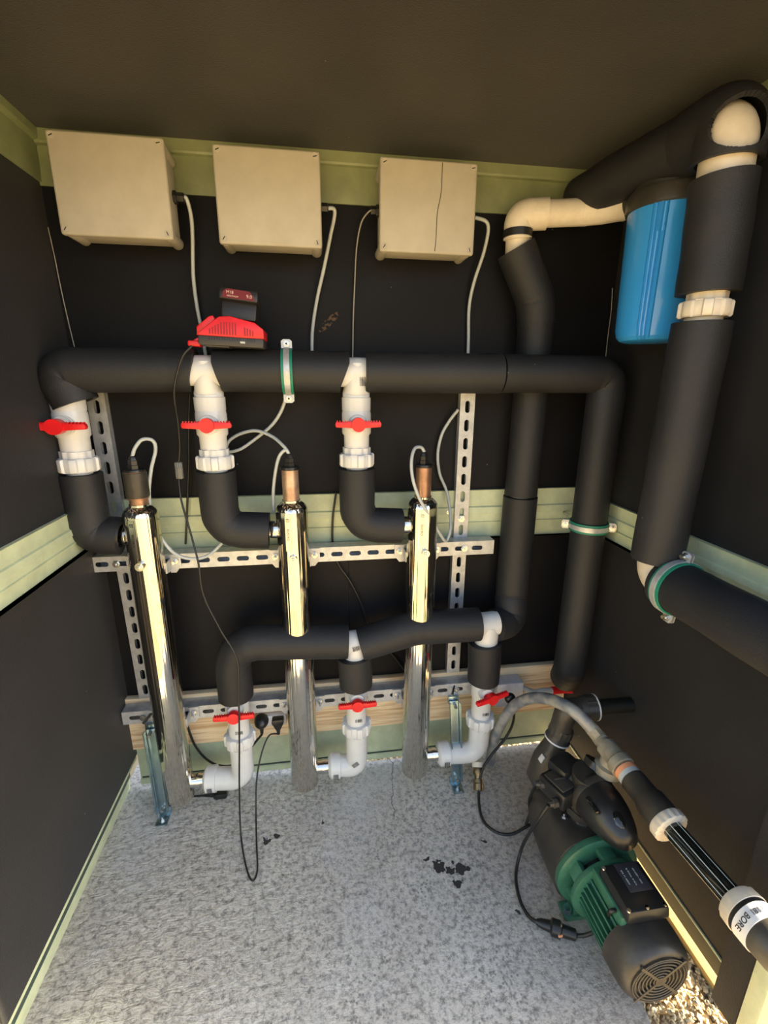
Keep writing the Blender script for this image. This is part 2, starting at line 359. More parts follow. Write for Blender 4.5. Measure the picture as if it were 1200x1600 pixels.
def thing(name, label, cat, loc=(0, 0, 0), group=None):
    o = bpy.data.objects.new(name, None); C.objects.link(o); o.empty_display_size = .05
    o.location = loc; return tag(o, label, cat, group)
def tag(o, label, cat, group=None):
    o['label'] = label; o['category'] = cat
    if group: o['group'] = group
    return o
def struct(o): o['kind'] = 'structure'; return o
def copy_tree(o, loc=None, label=None, parent=None):
    c = o.copy(); C.objects.link(c)
    if parent is not None: c.parent = parent
    if loc is not None: c.location = loc
    if label: c['label'] = label
    for ch in list(o.children): copy_tree(ch, parent=c)
    return c
def centre(mb_obj):
    """move the origin of a one-mesh thing to its own middle"""
    me = mb_obj.data; c = sum((q.co for q in me.vertices), V3())/len(me.vertices)
    for q in me.vertices: q.co -= c
    mb_obj.location = c; return mb_obj
def curve_mesh(cu):
    o = bpy.data.objects.new('tmp', cu); C.objects.link(o); bpy.context.view_layer.update()
    dg = bpy.context.evaluated_depsgraph_get(); me = bpy.data.meshes.new_from_object(o.evaluated_get(dg))
    bpy.data.objects.remove(o); return me
def text_part(body, size, M, name, m, parent, ext=.0003):
    cu = bpy.data.curves.new('tmp', 'FONT'); cu.body = body; cu.size = size; cu.extrude = ext; cu.align_x = 'CENTER'; cu.align_y = 'CENTER'; cu.resolution_u = 3
    me = curve_mesh(cu); me.transform(M); b = MB(); b.mesh(me); return b.build(name, m, parent)
def frame(o, xa, ya):
    xa = V3(xa).normalized(); ya = V3(ya).normalized(); za = xa.cross(ya)
    return Matrix(((xa.x, ya.x, za.x, o[0]), (xa.y, ya.y, za.y, o[1]), (xa.z, ya.z, za.z, o[2]), (0, 0, 0, 1)))
def slotted(w, L, slots, thick=.0025):
    """flat plate w x L (along local x) with rounded slots; slots = (centre, length, height)"""
    cu = bpy.data.curves.new('tmp', 'CURVE'); cu.dimensions = '2D'; cu.fill_mode = 'BOTH'; cu.extrude = thick/2
    def poly(p):
        sp = cu.splines.new('POLY'); sp.points.add(len(p)-1)
        for i, (x, y) in enumerate(p): sp.points[i].co = (x, y, 0, 1)
        sp.use_cyclic_u = True
    poly([(0, -w/2), (L, -w/2), (L, w/2), (0, w/2)])
    for c, sl, sh in slots:
        p = []
        for i in range(7): a = -PI/2+PI*i/6; p.append((c+(sl-sh)/2+math.cos(a)*sh/2, math.sin(a)*sh/2))
        for i in range(7): a = PI/2+PI*i/6; p.append((c-(sl-sh)/2+math.cos(a)*sh/2, math.sin(a)*sh/2))
        poly(p)
    return curve_mesh(cu)
def bolt(mb, c, ax, r=.008, h=.007):
    mb.lathe(c, ax, [(0, r*1.35), (.0015, r*1.35), (.0016, r), (h, r), (h+.0001, r*.4), (h+.004, r*.4)], n=6)

# ------------------------------------------------------------------ setting
W, D_, H = 1.3816, .76, 1.735
GZ = -.055
b = MB(); t = .12   # slab: its right edge runs in under the pump
b.prism([(-.05, -.80), (1.17, -.80), (1.20, -.72), (1.235, -.42), (1.34, -.02), (1.34, .004), (.55, .004), (.55, .10), (-.05, .10)], (0, 0, -.10), (1, 0, 0), (0, 1, 0), (0, 0, 1), .10)
struct(b.build('floor', 'concrete'))
b = MB(); bmesh.ops.create_grid(b.bm, x_segments=2, y_segments=2, size=30, matrix=Matrix.Translation((0, 0, GZ-.012)))
g = b.build('ground', 'straw'); g['kind'] = 'structure'
b = MB(); b.lohi((.4, -1.0, GZ-.03), (1.6, .25, GZ-.008)); g = b.build('gravel_bed', 'gravel'); g['kind'] = 'structure'
# loose pebbles in the strip beside the slab
b = MB(); rr = random.Random(3)
for i in range(5200):
    y = rr.uniform(-.98, -.20); xs = 1.17 if y < -.8 else (1.20 if y < -.72 else 1.235 + (-.42-y)*-.117)
    x = rr.uniform(xs-.01, 1.50); s_ = rr.uniform(.0026, .0062)
    if rr.random() < .16: y = rr.uniform(.006, .14); x = rr.uniform(.5, 1.5)
    m4 = Matrix.Translation((x, y, GZ-.008+rr.uniform(0, .007))) @ Matrix.Rotation(rr.uniform(0, 6), 4, 'Z') @ Matrix.Rotation(rr.uniform(0, 6), 4, 'X') @ Matrix.Diagonal((s_*1.35, s_, s_*.8, 1))
    bmesh.ops.create_icosphere(b.bm, subdivisions=1, radius=1, matrix=m4)
g = b.build('gravel', 'gravel'); g['kind'] = 'stuff'; g['label'] = 'pale sunlit gravel between the slab edge and the right wall'; g['category'] = 'gravel'

b = MB()
b.lohi((-.02, .0, .155), (.655, .03, .79)); b.lohi((.657, .0, .155), (W+.02, .03, .79))
b.lohi((-.02, .0, .93), (.70, .03, 1.636)); b.lohi((.70, .0012, .93), (W+.02, .03, 1.636))
b.lohi((-.03, .03, .17), (W+.03, .045, 1.78))
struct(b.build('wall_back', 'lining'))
b = MB(); b.lohi((-.02, -D_+.13, .129), (0, .0, .831)); b.lohi((-.02, -D_+.13, .9343), (0, .0, 1.66)); b.lohi((-.07, -D_+.13, .0), (-.05, .03, 1.78)); b.lohi((-.05, -D_+.13, .132), (-.02, .03, 1.78))
struct(b.build('wall_left', 'lining_side_lit'))
b = MB(); b.lohi((W, -D_, .066), (W+.02, 0, .8115)); b.lohi((W, -D_, .9103), (W+.02, 0, 1.66)); b.lohi((W+.02, -D_, .04), (W+.04, .03, 1.78))
b.lohi((W-.030, -D_, .0), (W+.04, -D_+.052, 1.70)); struct(b.build('wall_right', 'lining_side_lit'))
b = MB(); b.lohi((-.03, -D_+.02, H), (W+.03, .02, H+.03)); struct(b.build('ceiling', 'lining_top_lit'))
b = MB(); b.lohi((-.12, -D_-.03, H+.035), (W+.12, .08, H+.05)); struct(b.build('roof', 'green'))

def rail_poly(z0, z1):
    h = z1-z0
    return [(.02, z0), (.006, z0), (.006, z0+h*.30), (.013, z0+h*.315), (.013, z0+h*.33), (.009, z0+h*.34), (.009, z0+h*.50), (.013, z0+h*.51), (.013, z0+h*.53), (.011, z0+h*.64), (.006, z0+h*.66), (.006, z1-.003), (.009, z1), (-.005, z1), (-.005, z0)]
def rail(n, z0, z1, side):
    b = MB(); p = rail_poly(z0, z1)
    if side == 'back': b.prism(p, (0, 0, 0), (0, -1, 0), (0, 0, 1), (1, 0, 0), W)
    if side == 'left': b.prism(p, (0, 0, 0), (1, 0, 0), (0, 0, 1), (0, -1, 0), D_-.13)
    if side == 'right': b.prism(p, (W, 0, 0), (-1, 0, 0), (0, 0, 1), (0, -1, 0), D_)
    return struct(b.build('trim_%d' % n, 'green', sharp=20))
rail(1, .788, .931, 'back'); rail(2, .831, .934, 'left'); rail(3, .811, .910, 'right')
def top_poly(z0): return [(-.005, z0), (.004, z0), (.008, z0+.03), (.008, z0+.073), (.016, z0+.075), (.018, z0+.079), (.018, H), (-.005, H)]
b = MB(); b.prism(top_poly(1.634), (0, 0, 0), (0, -1, 0), (0, 0, 1), (1, 0, 0), W); struct(b.build('trim_4', 'shaded', sharp=20))
b = MB(); b.prism(top_poly(1.640), (0, 0, 0), (1, 0, 0), (0, 0, 1), (0, -1, 0), D_-.13); struct(b.build('trim_5', 'shaded', sharp=20))
b = MB(); b.prism(top_poly(1.640), (W, 0, 0), (-1, 0, 0), (0, 0, 1), (0, -1, 0), D_-.02); struct(b.build('trim_6', 'shaded', sharp=20))
# sheet below the timber, its crease and lip
b = MB(); b.prism([(.0, .018), (.008, .018), (.008, .036), (.002, .040), (.002, .17), (-.006, .17), (-.006, .04), (.0, .036)], (0, 0, 0), (0, -1, 0), (0, 0, 1), (1, 0, 0), W); o = b.build('baseboard_back', 'green', sharp=20); struct(o)
b = MB(); b.lohi((.005, -.0045, .036), (W-.03, 0, .0425)); d = b.build('groove_shade', 'green_shade', o)  # dark strip, crease shade put into its colour
b = MB(); b.prism([(-.050, 0), (-.038, 0), (-.034, .030), (-.036, .046), (-.046, .047), (-.046, .106), (-.020, .108), (-.004, .112), (-.004, .131), (-.050, .131)], (0, 0, 0), (1, 0, 0), (0, 0, 1), (0, -1, 0), D_-.13); o = b.build('baseboard_left', 'green', sharp=20); struct(o)
b = MB(); b.lohi((-.0462, -D_+.135, .0475), (-.030, -.002, .1055)); b.build('groove_shade', 'green_shade', o)  # dark fill, groove shade put into its colour
b = MB(); b.prism([(-.002, .063), (-.001, .016), (-.03, .016), (-.03, .063)], (W, 0, 0), (-1, 0, 0), (0, 0, 1), (0, -1, 0), D_-.06); struct(b.build('baseboard_right', 'green_unlit', sharp=20))
b = MB(); b.lohi((W-.003, -D_+.06, .062), (W+.01, -.02, .068), .001); struct(b.build('trim_11', 'green'))
b = MB(); b.lohi((W+.018, -D_+.055, -.07), (W+.12, -.02, -.040), .002); struct(b.build('trim_7', 'base_plate'))  # strip added to show as a sunlit yellow line under the wall
# front jambs
b = MB(); b.lohi((-.05, -D_+.06, -.05), (-.002, -D_+.128, H), .004); struct(b.build('trim_8', 'green'))
b = MB(); b.lohi((W-.035, -D_-.035, .0), (W+.05, -D_-.003, H+.03), .004); struct(b.build('trim_9', 'green'))
b = MB(); b.lohi((-.05, -D_+.02-.03, H-.01), (W+.05, -D_+.02, H+.035), .003); struct(b.build('trim_10', 'green'))

# pine board across the back
b = MB(); b.lohi((-.004, -.021, .160), (W-.004, -.0005, .337), .002); o = b.build('timber_board', 'timber'); tag(centre(o), 'long pale pine board fixed across the back wall low down', 'board')

# ------------------------------------------------------------------ slotted channels
def channel(name, label, a, length, along, face, wide=.041, deep=.021, pitch=.05, group=None, first=.028):
    """C channel: slotted web on the face side. a = centre of the web's start, along/face unit vectors"""
    a, along, face = V3(a), V3(along), V3(face); side = along.cross(face)
    root = thing(name, label, 'metal channel', a, group)
    n = int((length-first-.01)/pitch)+1
    me = slotted(wide, length, [(first+i*pitch, .032, .013) for i in range(n)])
    M = frame(a-face*.00125, along, side*-1 if (along.cross(-side)).dot(face) > 0 else side); me.transform(M)
    b = MB(); b.mesh(me); b.build('slotted_face', 'galv', root, sharp=30)
    b = MB()
    for s in (-1, 1):
        c = a + along*length/2 + side*s*(wide/2-.00125) - face*(deep/2+.0013)
        d = [abs(along[i])*length + abs(side[i])*.0025 + abs(face[i])*(deep-.0026) for i in range(3)]
        b.box(c, d)
        c = a + along*length/2 + side*s*(wide/2-.006) - face*(deep-.0013)
        d = [abs(along[i])*length + abs(side[i])*.010 + abs(face[i])*.0025 for i in range(3)]
        b.box(c, d)
    b.build('side_flanges', 'galv', root)
    return root
vs1 = channel('support_channel', 'upright slotted galvanised channel on the left, behind the first heater', (.060, -.021, .338), 1.22-.338, (0, 0, 1), (0, -1, 0))
vs1.rotation_euler = (0, -.0120, 0)
vs2 = channel('support_channel', 'upright slotted galvanised channel right of the third heater', (.982, -.021, .338), 1.22-.338, (0, 0, 1), (0, -1, 0))
hb1 = channel('cross_channel', 'upper horizontal slotted channel running behind the three heaters at mid height', (-.012, -.062, .774), 1.082, (1, 0, 0), (0, -1, 0), deep=.0405, first=.032)
hb2 = channel('cross_channel', 'lower horizontal slotted channel in front of the pine board', (.004, -.062, .305), 1.04, (1, 0, 0), (0, -1, 0), deep=.0405, first=.034)
for r_, x, z in ((vs1, .055, .774), (vs2, .982, .774), (vs1, .060, .305), (vs2, .982, .305)):
    b = MB(); bolt(b, (x, -.0625, z), (0, -1, 0), .0075)
    b.build('bolt', 'steel', hb1 if z > .5 else hb2)
b = MB(); bolt(b, (.982, -.0215, .850), (0, -1, 0), .008); b.build('bolt', 'steel', vs2)
b = MB(); bolt(b, (.945, -.006, .868), (0, -1, 0), .006); b.build('bolt', 'steel', vs2)

# bluish zinc legs down to the floor
def leg(label, x0, x1, y1):
    root = thing('support_post', label, 'metal post', (x1, y1, 0))
    a, c = V3((x0, -.078, .275)), V3((x1, y1, .022)); d = (a-c).normalized(); L = (a-c).length
    sd = V3((1, 0, 0)); fr = sd.cross(d).normalized()
    if fr.y > 0: fr = -fr
    b = MB()
    for s, w_, th, off in ((0, .030, .003, 0), (-1, .003, .014, 0), (1, .003, .014, 0)):
        o = c + sd*(s*.0150) + (V3() if s == 0 else -fr*-.007)
        b.prism([(-w_/2, 0), (w_/2, 0), (w_/2, L), (-w_/2, L)], o - fr*(th/2 if s == 0 else .0), sd, d, fr, th if s == 0 else .012)
    b.build('channel', 'zinc', root)
    b = MB(); b.box((x1, y1-.012, .0025), (.034, .05, .005), .002)
    b.prism([(-.017, 0), (.017, 0), (.017, .03), (.008, .045), (-.008, .045), (-.017, .03)], (x1, y1+.004, .003), (1, 0, 0), (0, 0, 1), (0, 1, 0), .003)
    b.build('foot', 'zinc', root)
    b = MB(); bolt(b, (x1, y1-.022, .005), (0, 0, 1), .007, .008); b.build('bolt', 'steel', root)
    b = MB(); b.cyl((x1, y1-.018, .032), (x1, y1+.012, .032), .005, n=12); b.build('bolt', 'steel', root)
    b = MB(); b.box((x0, -.068, .275), (.034, .012, .026), .002); b.build('top_bracket', 'zinc', root)
    b = MB(); b.cyl((x0-.012, -.09, .318-.012), (x0+.004, -.058, .318), .0045, n=10); b.build('bolt', 'steel', root)
    b = MB(); b.cyl((x0, -.1, .268), (x0, -.07, .268), .005, n=10); b.build('bolt', 'steel', root)
leg('bluish zinc leg standing on the floor left of the first heater', .082, .098, -.112)
leg('bluish zinc leg standing on the floor right of the third heater', .972, .977, -.125)

# ------------------------------------------------------------------ heaters
HR = .0405; HY = -.107
def heater(x, cap, label, lean=0, port_z=.865, out_z=.108):
    r = thing('water_heater', label, 'heater', (x, HY, .058), 'upright polished heater tubes')
    b = MB(); z0, z1 = .058, .930
    b.lathe((x, HY, 0), (0, 0, 1), [(z0, HR-.004), (z0+.001, HR-.001), (z0+.004, HR), (z1-.016, HR), (z1-.008, HR-.0015), (z1-.002, HR-.005), (z1+.004, HR-.011), (z1+.008, .023), (z1+.013, .0225)], n=48)
    body = b.build('body', 'chrome_tube', r)
    b = MB(); b.cyl((x-.095, HY, port_z), (x-HR+.006, HY, port_z), .0215, n=28); b.lathe((x-HR-.014, HY, port_z), (1, 0, 0), [(0, .0225), (.002, .0235), (.016, .0235)]); b.build('inlet_port', 'chrome', r)
    b = MB(); b.cyl((x+HR-.006, HY, out_z), (x+HR+.046, HY, out_z), .0195, n=28); b.lathe((x+HR+.012, HY, out_z), (1, 0, 0), [(0, .0215), (.010, .0215)]); b.build('outlet_port', 'chrome', r)
    b = MB(); b.lathe((x, HY, z1+.012), (0, 0, 1), [(0, .0205), (.078, .0205)], n=36)
    if cap == 'sleeve': b.lathe((x, HY, z1+.026), (0, 0, 1), [(0, .0235), (.002, .0245), (.066, .0245), (.067, .023)], n=36)
    b.build('terminal_cap', 'copper' if cap != 'pale' else 'copper_pale', r)
    if cap == 'sleeve':
        b = MB(); b.lathe((x, HY, z1+.030), (0, 0, 1), [(0, .0245), (.003, .0262), (.060, .0262), (.062, .024)], n=36); b.build('black_sleeve', 'dusty', r)
    b = MB(); b.lathe((x, HY, z1+.090), (0, 0, 1), [(0, .0235), (.003, .0238), (.007, .0228), (.008, .016)], n=36); b.build('top_disc', 'blackp', r)
    b = MB(); b.lathe((x, HY, z1+.098), (0, 0, 1), [(0, .013), (.009, .013), (.010, .0115), (.020, .0115), (.021, .010), (.028, .008), (.031, .005)], n=6); b.build('cable_gland', 'blackp', r)
    # probe boss, etched plate
    b = MB(); b.cyl((x, HY-HR+.004, .800), (x, HY-HR-.013, .800), .0105, n=20); bolt(b, (x, HY-HR-.012, .800), (0, -1, 0), .0065, .006); b.build('probe_screw', 'steel', r)
    b = MB(); a0 = -.24
    pts = []
    n = 6
    for i in range(n+1):
        a = a0 + (i/n-.5)*.36; pts.append((math.sin(a)*(HR+.0006), -math.cos(a)*(HR+.0006)))
    lo = [b.bm.verts.new((x+p[0], HY+p[1], .818)) for p in pts]; hi = [b.bm.verts.new((x+p[0], HY+p[1], .912)) for p in pts]
    lo2 = [b.bm.verts.new((x+p[0]*.97, HY+p[1]*.97, .818)) for p in pts]; hi2 = [b.bm.verts.new((x+p[0]*.97, HY+p[1]*.97, .912)) for p in pts]
    for i in range(n):
        b.bm.faces.new((lo[i], lo[i+1], hi[i+1], hi[i])); b.bm.faces.new((lo2[i], hi2[i], hi2[i+1], lo2[i+1]))
        b.bm.faces.new((lo[i], lo2[i], lo2[i+1], lo[i+1])); b.bm.faces.new((hi[i], hi[i+1], hi2[i+1], hi2[i]))
    pl = b.build('nameplate', 'steel', r)
    nrm = V3((math.sin(a0), -math.cos(a0), 0)); o = V3((x, HY, .0)) + nrm*(HR+.0009)
    yv = nrm.cross(V3((0, 0, -1))).normalized()
    if yv.x < 0: yv = -yv
    xa = V3((0, 0, -1)); yv = nrm.cross(xa)
    text_part('EI', .012, frame(o+V3((0, 0, .900)), xa, yv), 'lettering', 'ink', pl)
    text_part('ELECRO', .0085, frame(o+V3((0, 0, .862)), xa, yv), 'lettering', 'ink', pl)
    # mounting clamps to both channels
    for z in (.774, .305):
        for s in (-1, 1):
            b = MB(); xx = x+s*(HR+.012)
            pr_ = [(-.014, .020), (.014, .020), (.014, -.012), (0, -.030), (-.014, -.030)] if s > 0 else [(.014, .020), (-.014, .020), (-.014, -.012), (0, -.030), (.014, -.030)]
            b.prism(pr_, (xx, -.0655, z), (1, 0, 0), (0, 0, 1), (0, 1, 0), .003)
            b.prism([(0, 0), (.034, 0), (.034, -.028), (0, -.034)], (x+s*(HR+.001), -.066, z+.010), (0, -1, 0), (0, 0, 1), (-s, 0, 0), .0028)
            b.build('mounting_clamp', 'galv', r)
        for s in (-1, 1):
            b = MB(); b.cyl((x+s*(HR+.012), -.064, z+.003), (x+s*(HR+.012), -.084, z+.003), .0042, n=10); bolt(b, (x+s*(HR+.012), -.067, z+.003), (0, -1, 0), .0065, .006); b.build('bolt', 'steel', r)
    return r
HX = [.147, .507, .846]
heater(HX[0], 'sleeve', 'leftmost polished steel heater tube, its top cap wrapped in a black sleeve')
heater(HX[1], 'pale', 'middle polished steel heater tube with a pale scratched copper cap')
heater(HX[2], 'copper', 'rightmost polished steel heater tube with a brown copper cap')

# ------------------------------------------------------------------ valves (built once at the origin, handle axis at z = 0)
YP = -.115
def nut_part(r, o, ax, L=.038, rad=.0425, name='union_nut', m='pvc', wide=0):
    b = MB(); b.lathe(o, ax, [(0, rad-.004), (.001, rad-.002), (.004, rad), (L-.004, rad), (L-.001, rad-.002), (L, rad-.006)], n=96, ridge=(8, -.0048, .0009, L-.0009)); return b.build(name, m, r)
def handle_part(r, tilt=0, sc=1.0, y0=-.045):
    b = MB(); R = Matrix.Rotation(tilt, 4, 'Y')
    b.cyl((0, y0, 0), (0, y0-.016, 0), .0165, n=24)
    t = bmesh.new
    for s in (-1, 1):
        q = MB(); L = .052*sc
        q.prism([(.006, -.0085), (L*.55, -.0070), (L, -.0055), (L+.002, .0), (L, .0065), (L*.55, .0065), (.006, .0100)], (0, y0-.002, 0), (s, 0, 0), (0, 0, 1), (0, -1, 0), .011, .0012)
        for k in range(6):
            q.box((s*(.018+k*.0062*sc), y0-.0075, .0080 if True else 0), (.0022, .009, .0035))
        me = bpy.data.meshes.new('tmp'); q.bm.to_mesh(me); q.bm.free(); b.mesh(me)
    for q in b.bm.verts: q.co = R @ q.co
    h = b.build('handle', 'red', r)
    b = MB(); b.cyl((0, y0+.02, 0), (0, y0+.002, 0), .0105, n=20); b.build('stem', 'red', r)
    return h
def valve_upper():
    r = thing('ball_valve', '', 'valve', (0, 0, 0), 'upper ball valves')
    b = MB(); b.lathe((0, 0, 0), (0, 0, 1), [(-.062, .0305), (-.030, .0310), (-.024, .0352), (.022, .0352), (.030, .0335), (.030, .0345), (.060, .0350), (.061, .0315), (.064, .0310)], n=48)
    b.build('body', 'pvc', r)
    b = MB(); b.lathe((0, -.026, 0), (0, -1, 0), [(0, .0225), (.010, .0225), (.012, .0205), (.016, .0205)], n=28); b.build('stem_collar', 'pvc', r)
    handle_part(r)
    b = MB(); b.lathe((0, 0, -.075), (0, 0, 1), [(0, .0345), (.016, .0345)], n=48, ridge=(10, -.0025, 0, .02)); b.build('collar', 'pvc', r)
    nut_part(r, (0, 0, -.106), (0, 0, 1), .032, .0435)
    b = MB(); b.cyl((0, 0, -.135), (0, 0, -.105), .027, n=28); b.build('pipe_stub', 'pvc', r)
    return r
vu = valve_upper(); DX = []; VZ = 1.133
ulabels = ['upper ball valve with red handle at the far left, over the first heater elbow', 'upper ball valve with red handle below the red battery charger', 'upper ball valve with red handle, rightmost of the upper three']
UP_X = [at(112, 663, y=YP).x+.0, at(331, 663, y=YP).x, at(557, 663, y=YP).x]
for i, x in enumerate(UP_X):
    o = vu if i == 0 else copy_tree(vu); o.location = (x, YP, VZ); o['label'] = ulabels[i]
    if i == 0:
        for ch in o.children:
            if ch.name.startswith('handle'): hd0 = ch

def foam(name, pts, r, parent, hollow=.62, wob=0, m='sleeve', cut0=0, cut1=0):
    n = len(pts); rs = [r*(1+.012*math.sin(i*1.3+r*900)) for i in range(n)] if n > 2 else r
    b = MB(); b.tube(pts, rs, 32, hollow=hollow)
    for p, cut in ((V3(pts[0]), cut0), (V3(pts[-1]), cut1)):
        if cut:
            for q in b.bm.verts:
                if abs(q.co.x-p.x) < .022: q.co.x += cut*max(-.15, min(1, (p.z+.012-q.co.z)/r))
    return b.build(name, m, parent)

# foam elbows from each valve to each heater inlet
elabels = ['black foam covered elbow curving into the leftmost heater', 'black foam covered elbow curving into the middle heater', 'black foam covered elbow curving into the rightmost heater']
hd0.scale = (1.18, 1.15, 1); hd0.rotation_euler = (0, 0, -.06)
for i, x in enumerate(UP_X):
    r = thing('insulated_elbow', elabels[i], 'insulated pipe', (x, YP, .95), 'foam elbows between valves and heaters')
    xe = HX[i]-HR-(.018 if i != 0 else .008)
    foam('foam_sleeve', fillet([(x, YP, VZ-.112), (x, YP, .873), (xe, YP+.003, .865)], .062, 12), .0455, r)
    b = MB(); b.tube(fillet([(x, YP, VZ-.12), (x, YP, .873), (xe-.01, HY, .865)], .062, 12), .026, 24); b.build('inner_pipe', 'pvc', r)

# ------------------------------------------------------------------ header pipe
HZ = at(700, 583, y=-.14).z; YH = -.122; YH2 = -.142; HRr = .0465
hdr = thing('header_pipe', 'long black foam covered pipe running above the valves, down at its right end', 'insulated pipe', (.6, YH, HZ))
x0 = UP_X[0]
LX = 1.304
full = fillet([(x0, YP, HZ-.085), (x0, YH, HZ-.004), (UP_X[2], YH, HZ), (1.05, YH2, HZ), (LX, YH2, HZ), (LX, YH2, .42), (1.318, -.125, .352)], [.062, .1, .1, .055, .05], 12)
b = MB(); b.tube(full, .028, 24); b.build('inner_pipe', 'pvc', hdr)
foam('foam_sleeve', fillet([(x0+.020, YP-.006, HZ-.072), (x0-.004, YH, HZ-.002), (UP_X[1]-.021, YH, HZ)], .058, 12), .0475, hdr, hollow=.74, cut1=-.014)
foam('foam_sleeve', catmull([(UP_X[1]+.022, YH, HZ), (.5, YH, HZ+.001), (UP_X[2]-.021, YH, HZ)], 4), HRr, hdr, hollow=.74, cut0=.012, cut1=-.018)
foam('foam_sleeve', catmull([(UP_X[2]+.022, YH, HZ), (.85, (YH+YH2)/2, HZ-.001), (1.018, YH2, HZ)], 4), HRr, hdr, hollow=.66)
foam('foam_sleeve', fillet([(1.020, YH2, HZ), (LX, YH2, HZ), (LX, YH2, .96)], .040, 12), HRr-.0015, hdr, hollow=.66)
foam('foam_sleeve', fillet([(LX, YH2, .962), (LX, YH2, .80), (LX, YH2, .40), (1.322, -.100, .345)], [.2, .045], 12), HRr-.0012, hdr, hollow=.66)
for i in (1, 2):
    b = MB(); x = UP_X[i]
    b.tube([(x-.042, YH, HZ), (x+.042, YH, HZ)], .0335, 30)
    b.tube([(x, YH-.008, HZ+.020), (x, YH-.008, HZ-.004), (x, YH-.007, HZ-.024), (x, YP-.004, HZ-.038), (x, YP, HZ-.046), (x, YP, VZ+.060)], [.0225, .0240, .0265, .0300, .0325, .0325], 32)
    te = b.build('pipe_tee', 'pvc', hdr)
# ------------------------------------------------------------------ lower manifold and riser
LV = [at(363, 1123, y=YP-.05), at(557, 1104, y=YP-.05), at(760, 1097, y=YP-.05)]
LXs = [.331, .664, 1.046]; LZ = .361; LZs = [.361, .363, .342]
MZ = [.548, .525, .548]
man = thing('return_pipe', 'black foam covered pipe looping over the lower valves and up the back wall', 'insulated pipe', (.7, YP, .5))
b = MB(); b.tube(fillet([(LXs[0], YP, LZ+.04), (LXs[0], YP, .552), (LXs[1], YP, .528), (.86, YP, .563), (LXs[2], YP+.01, .556), (1.142, -.055, .552), (1.142, -.050, 1.30), (1.138, -.052, 1.42), (1.074, -.056, 1.575)], [.085, .2, .2, .1, .04, .3, .2], 8), .027, 20); b.build('inner_pipe', 'pvc_warm', man)
FR = .0475
foam('foam_sleeve', fillet([(LXs[0], YP, LZs[0]+.028), (LXs[0], YP, .556), (LXs[1]-.022, YP, .535)], .095, 14), FR, man)
foam('foam_sleeve', fillet([(LXs[1]+.014, YP, .522), (.83, YP, .562), (LXs[2]-.028, YP, .560)], .25, 10), FR, man)
foam('foam_sleeve', fillet([(LXs[2]+.022, YP+.01, .545), (1.134, -.075, .540), (1.142, -.052, .62), (1.142, -.052, .92)], [.045, .08], 10), FR, man)
foam('foam_sleeve', catmull([(1.142, -.052, .925), (1.145, -.052, 1.15), (1.143, -.052, 1.30), (1.140, -.054, 1.375)], 4), FR-.0025, man)
foam('foam_sleeve', fillet([(1.141, -.054, 1.372), (1.134, -.054, 1.43), (1.070, -.056, 1.545)], .10, 8), FR, man)
for i, dz in ((1, 0), (2, .012)):
    foam('foam_sleeve', [(LXs[i], YP, LZs[i]+.030), (LXs[i], YP, .43), (LXs[i]-.004, YP, .490+dz)], FR, man)
    b = MB(); zc = .528 if i == 1 else .558
    b.tube([(LXs[i]-.04, YP, zc), (LXs[i]+.03, YP+.004, zc)], .034, 28); b.cyl((LXs[i], YP, zc), (LXs[i], YP, .44), .0335, n=28); te = b.build('pipe_tee', 'pvc', man)
def barcode(o, xa, ya, w, h, parent, n=7, seed=1):
    rr = random.Random(seed); b = MB(); M = frame(o, xa, ya); x = -w/2
    while x < w/2:
        k = rr.choice([.0008, .0012, .0018]); 
        q = MB(); q.box((x+k/2, 0, 0), (k, h, .0004)); me = bpy.data.meshes.new('t'); q.bm.to_mesh(me); q.bm.free(); me.transform(M); b.mesh(me); x += k+rr.choice([.001, .0016])
    return b.build('barcode', 'ink', parent)
barcode((UP_X[2]+.012, YH-.0345+.003, HZ-.02), (1, 0, 0), (0, 0, 1), .014, .022, hdr, seed=4)
barcode((LXs[1], YP-.0346, .530), (1, 0, .25), (-.25, 0, 1), .020, .014, man, seed=6)

def valve_lower():
    r = thing('ball_valve', '', 'valve', (0, 0, 0), 'lower ball valves')
    b = MB(); b.lathe((0, 0, 0), (0, 0, 1), [(-.096, .029), (-.030, .029), (-.024, .0325), (.020, .0325), (.026, .030), (.034, .030)], n=40)
    b.build('body', 'pvc', r)
    b = MB(); b.lathe((0, -.024, .004), (0, -1, 0), [(0, .0225), (.008, .0225), (.012, .0195), (.016, .0195)], n=28); b.build('stem_collar', 'pvc', r)
    handle_part(r, 0, 1.0)
    nut_part(r, (0, 0, -.128), (0, 0, 1), .034, .0435)
    b = MB(); b.lathe((0, 0, -.141), (0, 0, 1), [(0, .032), (.014, .033)], n=40, ridge=(10, -.0022, 0, .02)); b.build('collar', 'pvc', r)
    barcode((.004, -.0295, -.072), (1, 0, 0), (0, 0, 1), .018, .010, r, seed=2)
    return r
vl = valve_lower()
llabels = ['lower ball valve with red handle between the first and middle heater', 'lower ball valve with red handle between the middle and third heater', 'lower ball valve with tilted red handle right of the third heater']
tilts = [-.06, -.02, 0]
for i in range(3):
    o = vl if i == 0 else copy_tree(vl); o.location = (LXs[i], YP, LZs[i]); o['label'] = llabels[i]
    if i == 2:
        for ch in o.children:
            if ch.name.startswith('handle'): ch.rotation_euler = (0, -.10, .22)
